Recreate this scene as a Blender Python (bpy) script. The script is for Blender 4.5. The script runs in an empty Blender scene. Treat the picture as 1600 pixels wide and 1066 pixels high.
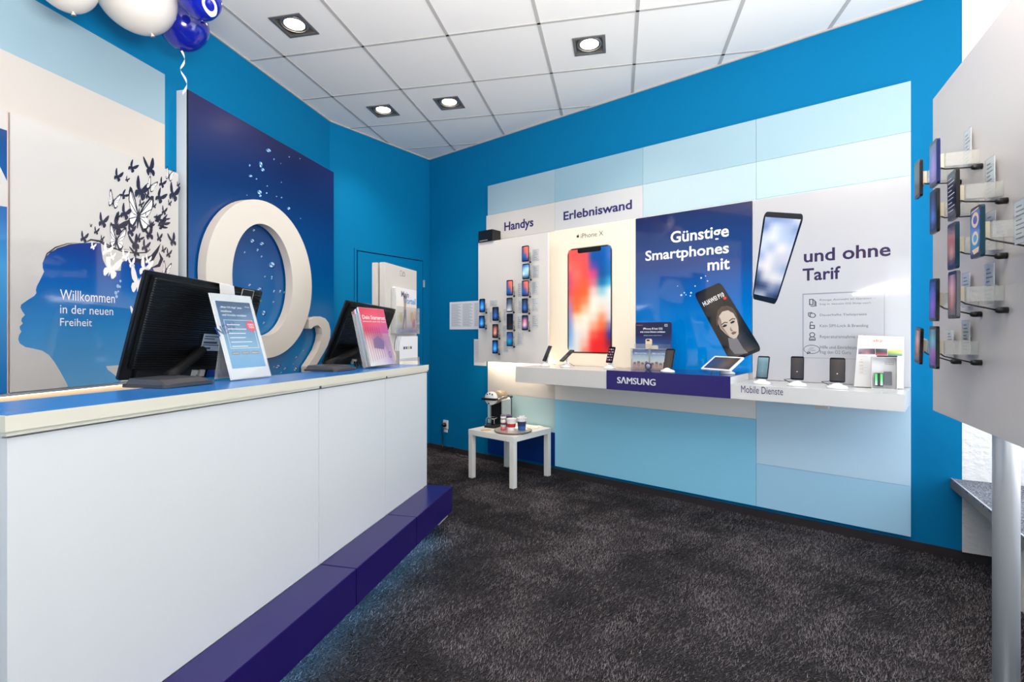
import bpy, bmesh, math, random
from mathutils import Vector, Matrix
from mathutils.geometry import tessellate_polygon

random.seed(7)
SC = bpy.context.scene
COL = SC.collection

# ------------------------------------------------------------------ camera, world, exposure
FPX, CX, HY, CAMH = 784.5, 800.0, 522.0, 1.336
cam_d = bpy.data.cameras.new('camera')
cam = bpy.data.objects.new('camera', cam_d)
COL.objects.link(cam)
cam.location = (0, 0, CAMH)
cam.rotation_euler = (math.pi / 2, 0, 0)
cam_d.sensor_width = 36.0
cam_d.lens = FPX / 1600 * 36.0
cam_d.shift_y = -(533 - HY) / 1600
cam_d.clip_start = 0.05
SC.camera = cam
SC.view_settings.view_transform = 'Standard'
SC.view_settings.look = 'None'
SC.view_settings.gamma = 1.0
SC.view_settings.exposure = 0.0
try:
    SC.view_settings.use_curve_mapping = False
except Exception:
    pass
SKY = 2.0
wd = bpy.data.worlds.new('daylight')
SC.world = wd
wd.use_nodes = True
wn = wd.node_tree
bg = wn.nodes['Background']
tc = wn.nodes.new('ShaderNodeTexCoord')
sx = wn.nodes.new('ShaderNodeSeparateXYZ')
rp = wn.nodes.new('ShaderNodeValToRGB')
wn.links.new(tc.outputs['Generated'], sx.inputs[0])
wn.links.new(sx.outputs['Z'], rp.inputs[0])
rp.color_ramp.elements[0].position = 0.0
rp.color_ramp.elements[0].color = (1.75, 1.78, 1.80, 1)
rp.color_ramp.elements[1].position = 0.25
rp.color_ramp.elements[1].color = (0.84, 0.94, 1.08, 1)
wn.links.new(rp.outputs[0], bg.inputs['Color'])
bg.inputs['Strength'].default_value = SKY

def area_light(name, loc, aim, sx_, sy_, power, color=(1, 1, 1), portal=False, spread=None):
    d = bpy.data.lights.new(name, 'AREA')
    d.shape = 'RECTANGLE'
    d.size, d.size_y = sx_, sy_
    d.energy = power
    d.color = color
    if spread: d.spread = spread
    if portal: d.cycles.is_portal = True
    o = bpy.data.objects.new(name, d)
    COL.objects.link(o)
    o.location = loc
    o.rotation_euler = Vector(aim).to_track_quat('-Z', 'Z').to_euler()
    return o

ceiling_fill = area_light('ceiling_fill_light', (0.1, 0.3, 1.9), (0, 0.2, 1.0), 1.0, 0.6, 185, (1.0, 0.97, 0.92))  # added fill lamp, unseen beside the camera, brightens the ceiling; no fitting of the shop

# ------------------------------------------------------------------ helpers
def lin(c):
    return tuple(((v / 255) / 12.92 if v / 255 <= 0.04045 else ((v / 255 + 0.055) / 1.055) ** 2.4) for v in c)

def ray(px, py):
    return Vector(((px - CX) / FPX, 1.0, (HY - py) / FPX))

def at(px, py, depth):
    r = ray(px, py) * depth
    return Vector((r.x, r.y, r.z + CAMH))

def at_z(px, py, z):
    return at(px, py, (z - CAMH) * FPX / (HY - py))

class Frame:
    """A vertical surface: u runs to the right as one faces it, n points into the room."""
    def __init__(s, p0, u):
        s.p0 = Vector((p0[0], p0[1], 0)); s.u = Vector((u[0], u[1], 0)).normalized()
        s.n = Vector((s.u.y, -s.u.x, 0))
    def pt(s, a, z, o=0.0):
        return s.p0 + s.u * a + s.n * o + Vector((0, 0, z))
    def mat(s, a=0, z=0, o=0):
        m = Matrix.Identity(4)
        m.col[0][:3] = s.u; m.col[1][:3] = (0, 0, 1); m.col[2][:3] = s.n
        m.translation = s.pt(a, z, o)
        return m
    def hit(s, px, py, o=0.0):
        r = ray(px, py)
        c = Vector((0, 0, CAMH))
        t = (s.p0.dot(s.n) + o) / r.dot(s.n)
        p = c + r * t
        return ((p - s.p0).dot(s.u), p.z)

KW = 0.955
WALL = Frame((2.779 * KW, 3.10 * KW), (0.7764, -0.6303))       # wall with the phone displays
LEFT = Frame((-2.155 * KW, 3.545 * KW), (0.2058, 0.9786))      # wall behind the counter
BACK = Frame((-1.837 * KW, 5.057 * KW), (0.5898, 0.8075))      # short wall with the hidden door
BOARD = Frame((1.55, 1.85), (-0.428, -0.9038))       # free standing board at the window
K = 0.91
CNT = Frame((-0.649 * K, 3.829 * K), (0.2294, 0.9733))   # counter front
WINF = Frame((3.398 * KW, 2.77 * KW), (-0.44, -0.898))         # shop window line
CEIL = CAMH + 2.151 * KW

MATS = {}
def mat(name, rgb=(200, 200, 200), rough=0.5, metal=0.0, emit=0.0, emit_rgb=None, spec=None, coat=0.0, bump=None, alpha=None):
    if name in MATS: return MATS[name]
    m = bpy.data.materials.new(name)
    m.use_nodes = True
    b = m.node_tree.nodes['Principled BSDF']
    b.inputs['Base Color'].default_value = (*lin(rgb), 1)
    b.inputs['Roughness'].default_value = rough
    b.inputs['Metallic'].default_value = metal
    if spec is not None: b.inputs['Specular IOR Level'].default_value = spec
    if coat:
        b.inputs['Coat Weight'].default_value = coat
        b.inputs['Coat Roughness'].default_value = 0.03
    if emit:
        b.inputs['Emission Color'].default_value = (*lin(emit_rgb or rgb), 1)
        b.inputs['Emission Strength'].default_value = emit
    if bump:
        nt = m.node_tree
        t = nt.nodes.new('ShaderNodeTexCoord')
        nz = nt.nodes.new('ShaderNodeTexNoise')
        nz.inputs['Scale'].default_value = bump[0]
        nz.inputs['Detail'].default_value = 5
        bp = nt.nodes.new('ShaderNodeBump')
        bp.inputs['Strength'].default_value = bump[1]
        bp.inputs['Distance'].default_value = bump[2]
        nt.links.new(t.outputs['Object'], nz.inputs['Vector'])
        nt.links.new(nz.outputs['Fac'], bp.inputs['Height'])
        nt.links.new(bp.outputs['Normal'], b.inputs['Normal'])
    MATS[name] = m
    return m

def mat_gradient(name, stops, z0, z1, rough=0.08, axis=1, emit=0.0, tilt=0.0, coat=0.0):
    """A printed colour run along the thing's own height (object coordinates)."""
    if name in MATS: return MATS[name]
    m = mat(name, (128, 128, 128), rough, coat=coat)
    nt = m.node_tree; b = nt.nodes['Principled BSDF']
    t = nt.nodes.new('ShaderNodeTexCoord'); s = nt.nodes.new('ShaderNodeSeparateXYZ')
    mr = nt.nodes.new('ShaderNodeMapRange'); cr = nt.nodes.new('ShaderNodeValToRGB')
    nt.links.new(t.outputs['Object'], s.inputs[0])
    src = s.outputs[axis]
    if tilt:
        ma = nt.nodes.new('ShaderNodeMath'); ma.operation = 'MULTIPLY_ADD'
        nt.links.new(s.outputs[0 if axis == 1 else 1], ma.inputs[0]); ma.inputs[1].default_value = tilt
        nt.links.new(src, ma.inputs[2]); src = ma.outputs[0]
    nt.links.new(src, mr.inputs['Value'])
    mr.inputs['From Min'].default_value = z0; mr.inputs['From Max'].default_value = z1
    nt.links.new(mr.outputs[0], cr.inputs[0])
    e = cr.color_ramp.elements
    while len(e) < len(stops): e.new(0.5)
    for el, (p, c) in zip(e, stops):
        el.position = p; el.color = (*lin(c), 1)
    nt.links.new(cr.outputs[0], b.inputs['Base Color'])
    if emit:
        nt.links.new(cr.outputs[0], b.inputs['Emission Color'])
        b.inputs['Emission Strength'].default_value = emit
    return m

def mat_print(name, rough=0.1, emit=0.0, coat=0.0):
    """Printed or shown picture: colours stored on the mesh."""
    if name in MATS: return MATS[name]
    m = mat(name, (128, 128, 128), rough, coat=coat)
    nt = m.node_tree; b = nt.nodes['Principled BSDF']
    a = nt.nodes.new('ShaderNodeAttribute'); a.attribute_name = 'Col'
    nt.links.new(a.outputs['Color'], b.inputs['Base Color'])
    if emit:
        nt.links.new(a.outputs['Color'], b.inputs['Emission Color'])
        b.inputs['Emission Strength'].default_value = emit
    return m

def mat_clear(name, rgb=(235, 240, 240), gloss=0.12, rough=0.05, tint=0.08):
    """Clear acrylic or glass pane: lets light straight through, mirrors a little."""
    if name in MATS: return MATS[name]
    m = bpy.data.materials.new(name); m.use_nodes = True
    nt = m.node_tree; out = nt.nodes['Material Output']
    nt.nodes.remove(nt.nodes['Principled BSDF'])
    tr = nt.nodes.new('ShaderNodeBsdfTransparent'); tr.inputs[0].default_value = (0.97, 0.98, 0.98, 1)
    gl = nt.nodes.new('ShaderNodeBsdfGlossy'); gl.inputs['Roughness'].default_value = rough
    df = nt.nodes.new('ShaderNodeBsdfDiffuse'); df.inputs[0].default_value = (*lin(rgb), 1)
    m1 = nt.nodes.new('ShaderNodeMixShader'); m1.inputs[0].default_value = tint
    m2 = nt.nodes.new('ShaderNodeMixShader'); m2.inputs[0].default_value = gloss
    nt.links.new(tr.outputs[0], m1.inputs[1]); nt.links.new(df.outputs[0], m1.inputs[2])
    nt.links.new(m1.outputs[0], m2.inputs[1]); nt.links.new(gl.outputs[0], m2.inputs[2])
    nt.links.new(m2.outputs[0], out.inputs['Surface'])
    MATS[name] = m
    return m

_fontcache = {}
def text_mesh(body, bold=0.0):
    """Flat glyph triangles of the built-in font, scaled to the unit box."""
    key = (body, bold)
    if key in _fontcache: return _fontcache[key]
    c = bpy.data.curves.new('lettering_curve', 'FONT')
    c.body = body; c.size = 1.0; c.offset = bold; c.resolution_u = 3; c.fill_mode = 'FRONT'
    c.dimensions = '2D'
    o = bpy.data.objects.new('lettering_curve', c)
    COL.objects.link(o)
    dg = bpy.context.evaluated_depsgraph_get(); dg.update()
    me = bpy.data.meshes.new_from_object(o.evaluated_get(dg))
    vs = [v.co.copy() for v in me.vertices]
    fs = [list(p.vertices) for p in me.polygons]
    fs = [f if me.polygons[i].normal.z >= 0 else f[::-1] for i, f in enumerate(fs)]
    bpy.data.objects.remove(o); bpy.data.curves.remove(c); bpy.data.meshes.remove(me)
    x0 = min(v.x for v in vs); x1 = max(v.x for v in vs); y0 = min(v.y for v in vs); y1 = max(v.y for v in vs)
    vs = [((v.x - x0) / (x1 - x0), (v.y - y0) / (y1 - y0)) for v in vs]
    _fontcache[key] = (vs, fs, (x1 - x0) / (y1 - y0))
    return _fontcache[key]

def ring(cx, cy, rx, ry, n=32, a0=0.0, rot=0.0):
    c, s = math.cos(rot), math.sin(rot)
    out = []
    for i in range(n):
        a = a0 + 2 * math.pi * i / n
        x, y = rx * math.cos(a), ry * math.sin(a)
        out.append((cx + x * c - y * s, cy + x * s + y * c))
    return out

def rrect(x0, y0, x1, y1, r, n=5):
    out = []
    for (cx, cy, a) in ((x1 - r, y1 - r, 0), (x0 + r, y1 - r, 90), (x0 + r, y0 + r, 180), (x1 - r, y0 + r, 270)):
        for k in range(n + 1):
            t = math.radians(a + 90 * k / n)
            out.append((cx + r * math.cos(t), cy + r * math.sin(t)))
    return out

class MB:
    """Collects shapes and links them as one mesh object."""
    def __init__(s):
        s.v = []; s.f = []; s.m = []; s.sm = []; s.col = []; s.mats = []
    def mi(s, m):
        if m not in s.mats: s.mats.append(m)
        return s.mats.index(m)
    def add(s, vs, fs, m, smooth=False, M=None, cols=None):
        b = len(s.v); k = s.mi(m)
        for i, v in enumerate(vs):
            v = Vector(v)
            s.v.append(M @ v if M else v)
            s.col.append(cols[i] if cols else (1, 1, 1))
        for f in fs:
            s.f.append([b + i for i in f]); s.m.append(k); s.sm.append(smooth)
        return s
    def box(s, x0, y0, z0, x1, y1, z1, m, M=None, bevel=0.0):
        x0, x1 = min(x0, x1), max(x0, x1); y0, y1 = min(y0, y1), max(y0, y1); z0, z1 = min(z0, z1), max(z0, z1)
        if bevel > 0:
            bm = bmesh.new()
            bmesh.ops.create_cube(bm, size=1.0, matrix=Matrix.Translation(((x0 + x1) / 2, (y0 + y1) / 2, (z0 + z1) / 2)) @ Matrix.Diagonal((x1 - x0, y1 - y0, z1 - z0, 1)))
            bmesh.ops.bevel(bm, geom=list(bm.edges), offset=bevel, segments=2, affect='EDGES')
            bm.verts.index_update()
            vs = [v.co.copy() for v in bm.verts]; fs = [[v.index for v in f.verts] for f in bm.faces]
            bm.free()
            return s.add(vs, fs, m, False, M)
        vs = [(x0, y0, z0), (x1, y0, z0), (x1, y1, z0), (x0, y1, z0), (x0, y0, z1), (x1, y0, z1), (x1, y1, z1), (x0, y1, z1)]
        return s.add(vs, [(0, 3, 2, 1), (4, 5, 6, 7), (0, 1, 5, 4), (1, 2, 6, 5), (2, 3, 7, 6), (3, 0, 4, 7)], m, False, M)
    def hexa(s, vs, m):
        return s.add(vs, [(0, 3, 2, 1), (4, 5, 6, 7), (0, 1, 5, 4), (1, 2, 6, 5), (2, 3, 7, 6), (3, 0, 4, 7)], m)
    def flat(s, poly, z, m, holes=(), M=None):
        loops = [[Vector((x, y, 0)) for x, y in l] for l in [poly, *holes]]
        tri = tessellate_polygon(loops)
        pts = [p for l in loops for p in l]
        fs = []
        for t in tri:
            a, b, c = (pts[i] for i in t)
            fs.append(tuple(t) if (b - a).cross(c - a).z > 0 else tuple(reversed(t)))
        return s.add([(p.x, p.y, z) for p in pts], fs, m, False, M)
    def prism(s, poly, z0, z1, m, holes=(), M=None, side=None, smooth=False):
        s.flat(poly, z1, m, holes, M)
        b0 = len(s.f)
        s.flat(poly, z0, side or m, holes, M)
        for i in range(b0, len(s.f)): s.f[i] = s.f[i][::-1]
        for l, hole in [(poly, False)] + [(h, True) for h in holes]:
            n = len(l)
            area = sum(l[i][0] * l[(i + 1) % n][1] - l[(i + 1) % n][0] * l[i][1] for i in range(n))
            vs = [(x, y, z0) for x, y in l] + [(x, y, z1) for x, y in l]
            fs = [(i, (i + 1) % n, n + (i + 1) % n, n + i) for i in range(n)]
            if (area < 0) != hole: fs = [f[::-1] for f in fs]
            s.add(vs, fs, side or m, smooth, M)
        return s
    def lathe(s, prof, m, M=None, n=28, smooth=True):
        """prof: (radius, height) list, turned about local y."""
        vs = []; fs = []
        for r, h in prof:
            for i in range(n):
                a = 2 * math.pi * i / n
                vs.append((r * math.cos(a), h, -r * math.sin(a)))
        for k in range(len(prof) - 1):
            for i in range(n):
                j = (i + 1) % n
                fs.append((k * n + i, k * n + j, (k + 1) * n + j, (k + 1) * n + i))
        closed = prof[0] == prof[-1]
        if prof[0][0] > 1e-5 and not closed: fs.append(tuple(reversed(range(n))))
        if prof[-1][0] > 1e-5 and not closed: fs.append(tuple((len(prof) - 1) * n + i for i in range(n)))
        return s.add(vs, fs, m, smooth, M)
    def tube(s, pts, r, m, n=8, M=None):
        pts = [Vector(p) for p in pts]
        vs = []; fs = []; prev = None
        for k, p in enumerate(pts):
            d = (pts[min(k + 1, len(pts) - 1)] - pts[max(k - 1, 0)]).normalized()
            if prev is None:
                a = d.orthogonal().normalized()
            else:
                a = (prev - d * prev.dot(d))
                a = a.normalized() if a.length > 1e-6 else d.orthogonal().normalized()
            prev = a; b = d.cross(a)
            rr = r[k] if isinstance(r, (list, tuple)) else r
            for i in range(n):
                t = 2 * math.pi * i / n
                vs.append(p + a * rr * math.cos(t) + b * rr * math.sin(t))
        for k in range(len(pts) - 1):
            for i in range(n):
                j = (i + 1) % n
                fs.append((k * n + i, k * n + j, (k + 1) * n + j, (k + 1) * n + i))
        fs.append(tuple(reversed(range(n)))); fs.append(tuple((len(pts) - 1) * n + i for i in range(n)))
        return s.add(vs, fs, m, True, M)
    def text(s, body, x0, y0, x1, y1, z, m, bold=0.0, M=None, depth=0.0, shear=0.0):
        vs, fs, asp = text_mesh(body, bold)
        P = [(x0 + (x1 - x0) * a + shear * b, y0 + (y1 - y0) * b) for a, b in vs]
        s.add([(x, y, z) for x, y in P], fs, m, False, M)
        if depth:
            n = len(P); cnt = {}
            for f in fs:
                for i in range(len(f)):
                    cnt[(f[i], f[(i + 1) % len(f)])] = 1
            ed = [e for e in cnt if (e[1], e[0]) not in cnt]
            s.add([(x, y, z) for x, y in P] + [(x, y, z - depth) for x, y in P],
                  [(a, a + n, b + n, b) for a, b in ed], m, False, M)
        return s
    def paint(s, x0, y0, x1, y1, z, rows, m, M=None, fn=None, sub=1):
        """rows: top to bottom lists of sRGB colours spread over the rectangle."""
        R, C = len(rows), len(rows[0])
        vs = []; cs = []; fs = []
        nr, nc = (R - 1) * sub + 1, (C - 1) * sub + 1
        for r in range(nr):
            for c in range(nc):
                fr, fc = r / (nr - 1), c / (nc - 1)
                x, y = x0 + (x1 - x0) * fc, y1 + (y0 - y1) * fr
                if fn: x, y = fn(fc, 1 - fr)
                vs.append((x, y, z))
                a, b = fr * (R - 1), fc * (C - 1)
                i, j = min(int(a), R - 2), min(int(b), C - 2)
                a -= i; b -= j
                a = a * a * (3 - 2 * a); b = b * b * (3 - 2 * b)
                q = [rows[i][j], rows[i][j + 1], rows[i + 1][j], rows[i + 1][j + 1]]
                w = [(1 - a) * (1 - b), (1 - a) * b, a * (1 - b), a * b]
                cs.append(lin([sum(q[k][t] * w[k] for k in range(4)) for t in range(3)]))
        for r in range(nr - 1):
            for c in range(nc - 1):
                fs.append(((r + 1) * nc + c, (r + 1) * nc + c + 1, r * nc + c + 1, r * nc + c))
        return s.add(vs, fs, m, False, M, cs)
    def ribbon(s, pts, w, z, m, M=None):
        """a printed stroke of tapering width through 2D points"""
        n = len(pts); vs = []; fs = []
        for i, p in enumerate(pts):
            a = pts[max(i - 1, 0)]; b = pts[min(i + 1, n - 1)]
            dx, dy = b[0] - a[0], b[1] - a[1]; l = math.hypot(dx, dy) or 1
            ww = (w[i] if isinstance(w, (list, tuple)) else w) / 2
            vs += [(p[0] - dy / l * ww, p[1] + dx / l * ww, z), (p[0] + dy / l * ww, p[1] - dx / l * ww, z)]
        for i in range(n - 1):
            fs.append((2 * i, 2 * i + 1, 2 * i + 3, 2 * i + 2))
        return s.add(vs, fs, m, False, M)
    def build(s, name, parent=None, M=None, label=None, kind=None):
        me = bpy.data.meshes.new(name)
        me.from_pydata([tuple(v) for v in s.v], [], s.f)
        for m in s.mats: me.materials.append(m)
        me.polygons.foreach_set('material_index', s.m)
        me.polygons.foreach_set('use_smooth', s.sm)
        if any(c != (1, 1, 1) for c in s.col):
            ca = me.color_attributes.new('Col', 'FLOAT_COLOR', 'POINT')
            ca.data.foreach_set('color', [x for c in s.col for x in (*c, 1.0)])
        me.update()
        o = bpy.data.objects.new(name, me)
        COL.objects.link(o)
        if parent is not None: o.parent = parent
        if M is not None: o.matrix_world = M if parent is None else o.matrix_world
        if M is not None and parent is not None: o.matrix_local = M
        if label: o['label'] = label
        if kind: o['kind'] = kind
        return o

def tag(o, label, cat, group=None):
    o['label'] = label; o['category'] = cat
    if group: o['group'] = group
    return o

def thing(name, label, cat, M=None, group=None):
    o = bpy.data.objects.new(name, None)
    o.empty_display_size = 0.05
    COL.objects.link(o)
    if M is not None: o.matrix_world = M
    return tag(o, label, cat, group)

def struct(name, mb, M=None, parent=None):
    o = mb.build(name, parent, M); o['kind'] = 'structure'
    return o

def Mz(loc, yaw=0.0):
    """local x right, y up, z toward the front; yaw turns the front away from -Y"""
    m = Matrix.Translation(loc) @ Matrix.Rotation(yaw, 4, 'Z') @ Matrix.Rotation(math.pi / 2, 4, 'X')
    return m

def basis(o, x, y):
    x = Vector(x).normalized(); y = Vector(y); y = (y - x * y.dot(x)).normalized(); z = x.cross(y)
    m = Matrix.Identity(4)
    m.col[0][:3] = x; m.col[1][:3] = y; m.col[2][:3] = z; m.translation = Vector(o)
    return m

def square_up(px, py, o, h):
    """the point seen at a pixel whose offset from o is at right angles to h"""
    c = Vector((0, 0, CAMH)); r = ray(px, py)
    return c + r * ((o - c).dot(h) / r.dot(h))

def lerp(a, b, t): return a + (b - a) * t

# ------------------------------------------------------------------ materials
TEAL = mat('teal_wall_paint', (0, 114, 164), 0.6, spec=0.1, bump=(180, 0.06, 0.002))
WHITE = mat('white_laminate', (236, 235, 233), 0.3)
COUNTERW = mat('counter_front_white', (216, 219, 222), 0.28)
CREAM = mat('cream_edge', (216, 213, 198), 0.35)
PANELW = mat('panel_white', (196, 189, 183), 0.32)
TILE = mat('ceiling_tile', (240, 236, 232), 0.9, bump=(260, 0.1, 0.002))
GRID = mat('ceiling_grid_grey', (186, 182, 178), 0.5)
BLACK = mat('black_plastic', (18, 18, 20), 0.35)
SATIN = mat('black_satin', (24, 24, 26), 0.22)
DGREY = mat('dark_grey_plastic', (62, 64, 70), 0.35)
NAVY = mat('navy_laminate', (34, 18, 104), 0.3)
NAVYTOP = mat('ledge_navy', (30, 16, 92), 0.3)
ALU = mat('brushed_aluminium', (206, 210, 216), 0.36, 0.45)
STEEL = mat('steel', (170, 172, 176), 0.25, 1.0)
PAPER = mat('paper_white', (232, 233, 238), 0.7)
INK = mat('ink_navy', (36, 26, 96), 0.5)
INKGREY = mat('ink_grey', (120, 122, 130), 0.6)
INKDARK = mat('ink_dark', (38, 36, 50), 0.4)
PWHITE = mat('print_white', (240, 238, 238), 0.2)
CLEAR = mat_clear('clear_acrylic', gloss=0.10, tint=0.05)
CLEARB = mat_clear('clear_acrylic_edge', (225, 222, 215), gloss=0.14, tint=0.35)
GLASS = mat_clear('window_glass', gloss=0.06, tint=0.0, rough=0.0)
SCREEN = mat_print('screen_picture', 0.12, emit=0.45)
PRINT = mat_print('printed_picture', 0.12)
PRINTM = mat_print('printed_paper', 0.45)
GLOSSP = mat_print('laminated_print', 0.06, coat=0.4)

# ------------------------------------------------------------------ room
def carpet_material(name='carpet', lo=(18, 17, 20), hi=(84, 80, 84)):
    m = bpy.data.materials.new(name); m.use_nodes = True
    nt = m.node_tree; b = nt.nodes['Principled BSDF']
    b.inputs['Roughness'].default_value = 0.95
    b.inputs['Specular IOR Level'].default_value = 0.1
    L = nt.links.new; N = nt.nodes.new
    t = N('ShaderNodeTexCoord')
    warp = N('ShaderNodeTexNoise'); warp.inputs['Scale'].default_value = 5.0; warp.inputs['Detail'].default_value = 2
    L(t.outputs['Object'], warp.inputs['Vector'])
    mix = N('ShaderNodeVectorMath'); mix.operation = 'MULTIPLY_ADD'
    L(warp.outputs['Color'], mix.inputs[0]); mix.inputs[1].default_value = (0.16, 0.16, 0); L(t.outputs['Object'], mix.inputs[2])
    mp = N('ShaderNodeMapping'); mp.inputs['Rotation'].default_value = (0, 0, 0.7); mp.inputs['Scale'].default_value = (1.0, 2.6, 1.0)
    L(mix.outputs[0], mp.inputs['Vector'])
    n1 = N('ShaderNodeTexNoise'); n1.inputs['Scale'].default_value = 75; n1.inputs['Detail'].default_value = 3; n1.inputs['Roughness'].default_value = 0.7
    L(mp.outputs[0], n1.inputs['Vector'])
    n2 = N('ShaderNodeTexNoise'); n2.inputs['Scale'].default_value = 210; n2.inputs['Detail'].default_value = 2
    L(t.outputs['Object'], n2.inputs['Vector'])
    n3 = N('ShaderNodeTexNoise'); n3.inputs['Scale'].default_value = 3.2; n3.inputs['Detail'].default_value = 4; n3.inputs['Roughness'].default_value = 0.6
    L(t.outputs['Object'], n3.inputs['Vector'])
    a1 = N('ShaderNodeMath'); a1.operation = 'MULTIPLY_ADD'; L(n1.outputs['Fac'], a1.inputs[0]); a1.inputs[1].default_value = 0.75
    m2 = N('ShaderNodeMath'); m2.operation = 'MULTIPLY'; L(n2.outputs['Fac'], m2.inputs[0]); m2.inputs[1].default_value = 0.45
    L(m2.outputs[0], a1.inputs[2])
    a2 = N('ShaderNodeMath'); a2.operation = 'MULTIPLY_ADD'; L(n3.outputs['Fac'], a2.inputs[0]); a2.inputs[1].default_value = 0.2; L(a1.outputs[0], a2.inputs[2])
    r = N('ShaderNodeValToRGB'); L(a2.outputs[0], r.inputs[0])
    r.color_ramp.elements[0].position = 0.60; r.color_ramp.elements[0].color = (*lin(lo), 1)
    r.color_ramp.elements[1].position = 1.0; r.color_ramp.elements[1].color = (*lin(hi), 1)
    L(r.outputs[0], b.inputs['Base Color'])
    bp = N('ShaderNodeBump'); bp.inputs['Strength'].default_value = 0.9; bp.inputs['Distance'].default_value = 0.008
    L(a1.outputs[0], bp.inputs['Height']); L(bp.outputs['Normal'], b.inputs['Normal'])
    return m
CARPET = carpet_material()
SKIRT = mat('skirting_carpet', (44, 38, 40), 0.9, bump=(220, 0.8, 0.004))
PLASTER = mat('rough_white_plaster', (228, 226, 224), 0.9, bump=(28, 0.9, 0.012))
FRAMEW = mat('window_frame_white', (225, 226, 228), 0.4)

YF = -2.6
cornerB = BACK.pt(0, 0); cornerW = WALL.pt(-4.889 * KW, 0); endW = WALL.pt(0, 0)
endP = WINF.pt(0, 0)
lf = LEFT.p0 + LEFT.u * ((YF - LEFT.p0.y) / LEFT.u.y)
rf = WINF.p0 + WINF.u * ((YF - WINF.p0.y) / WINF.u.y)
plan = [(p.x, p.y) for p in (lf, rf, endP, endW, cornerW, cornerB)]

def grow(poly, d):
    cx = sum(p[0] for p in poly) / len(poly); cy = sum(p[1] for p in poly) / len(poly)
    return [(cx + (x - cx) * (1 + d), cy + (y - cy) * (1 + d)) for x, y in poly]

mb = MB(); mb.prism(grow(plan, 0.08), -0.12, 0.0, CARPET); struct('floor', mb)

# shaggy pile standing on the carpet where the floor is open
import numpy as np
def carpet_pile(n=190000, seed=3):
    rg_ = np.random.default_rng(seed)
    y = rg_.uniform(1.35, 5.9, n * 3); x = rg_.uniform(-1.3, 2.75, n * 3)
    wl = (x - WALL.p0.x) * WALL.n.x + (y - WALL.p0.y) * WALL.n.y
    ct_ = (x - CNT.p0.x) * CNT.n.x + (y - CNT.p0.y) * CNT.n.y
    cu = (x - CNT.p0.x) * CNT.u.x + (y - CNT.p0.y) * CNT.u.y
    bk_ = (x - BACK.p0.x) * BACK.n.x + (y - BACK.p0.y) * BACK.n.y
    pf = (x - endW.x) * PLN.x + (y - endW.y) * PLN.y
    ws = (x - WALL.p0.x) * WALL.u.x + (y - WALL.p0.y) * WALL.u.y
    keep = (wl > .015) & (bk_ > .02) & ((pf > .015) | (ws < 0)) & ((ct_ > .04) | (cu > .05)) & (np.abs(x) < 1.08 * y)
    x, y = x[keep][:n], y[keep][:n]; n = len(x)
    f1 = np.sin(x * 5.1 + 1.7 * np.sin(y * 3.3)) + np.sin(y * 6.3 + 1.3 * np.sin(x * 4.1 + 1.0))
    f2 = np.sin(x * 13.0 + 2.0 * np.sin(y * 9.0 + .5)) * np.cos(y * 11.0 + np.sin(x * 7.0))
    ang = .45 * f1 + .5 * f2 + rg_.normal(0, .8, n)
    ln = rg_.uniform(.007, .016, n); w = rg_.uniform(.0009, .0017, n); hz = rg_.uniform(.006, .013, n)
    dx, dy = np.cos(ang), np.sin(ang)
    v = np.zeros((n, 3, 3), np.float32)
    v[:, 0] = np.stack([x - dy * w, y + dx * w, np.full(n, .0002)], 1)
    v[:, 1] = np.stack([x + dy * w, y - dx * w, np.full(n, .0002)], 1)
    v[:, 2] = np.stack([x + dx * ln, y + dy * ln, hz], 1)
    me = bpy.data.meshes.new('carpet_pile')
    me.vertices.add(n * 3); me.loops.add(n * 3); me.polygons.add(n)
    me.vertices.foreach_set('co', v.ravel())
    me.loops.foreach_set('vertex_index', np.arange(n * 3, dtype=np.int32))
    me.polygons.foreach_set('loop_start', np.arange(0, n * 3, 3, dtype=np.int32))
    try: me.polygons.foreach_set('loop_total', np.full(n, 3, dtype=np.int32))
    except Exception: pass
    shade = np.clip(rg_.normal(.5, .28, n) + .10 * f2, 0, 1)
    c0_ = np.array(lin((40, 37, 40))); c1_ = np.array(lin((138, 130, 133)))
    c = c0_ + (c1_ - c0_) * (shade ** 1.6)[:, None]
    cc = np.ones((n, 3, 4), np.float32); cc[:, :, :3] = c[:, None, :]
    ca = me.color_attributes.new('Col', 'FLOAT_COLOR', 'POINT'); ca.data.foreach_set('color', cc.ravel())
    me.update(); me.validate()
    m = mat_print('carpet_yarn', .95); m.node_tree.nodes['Principled BSDF'].inputs['Specular IOR Level'].default_value = .08
    me.materials.append(m)
    o = bpy.data.objects.new('carpet_pile', me); COL.objects.link(o)
    o['kind'] = 'stuff'
    tag(o, 'shaggy dark grey carpet pile covering the open floor', 'carpet')
PLN = Vector(((endP - endW).normalized().y, -(endP - endW).normalized().x, 0))
carpet_pile()

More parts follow.
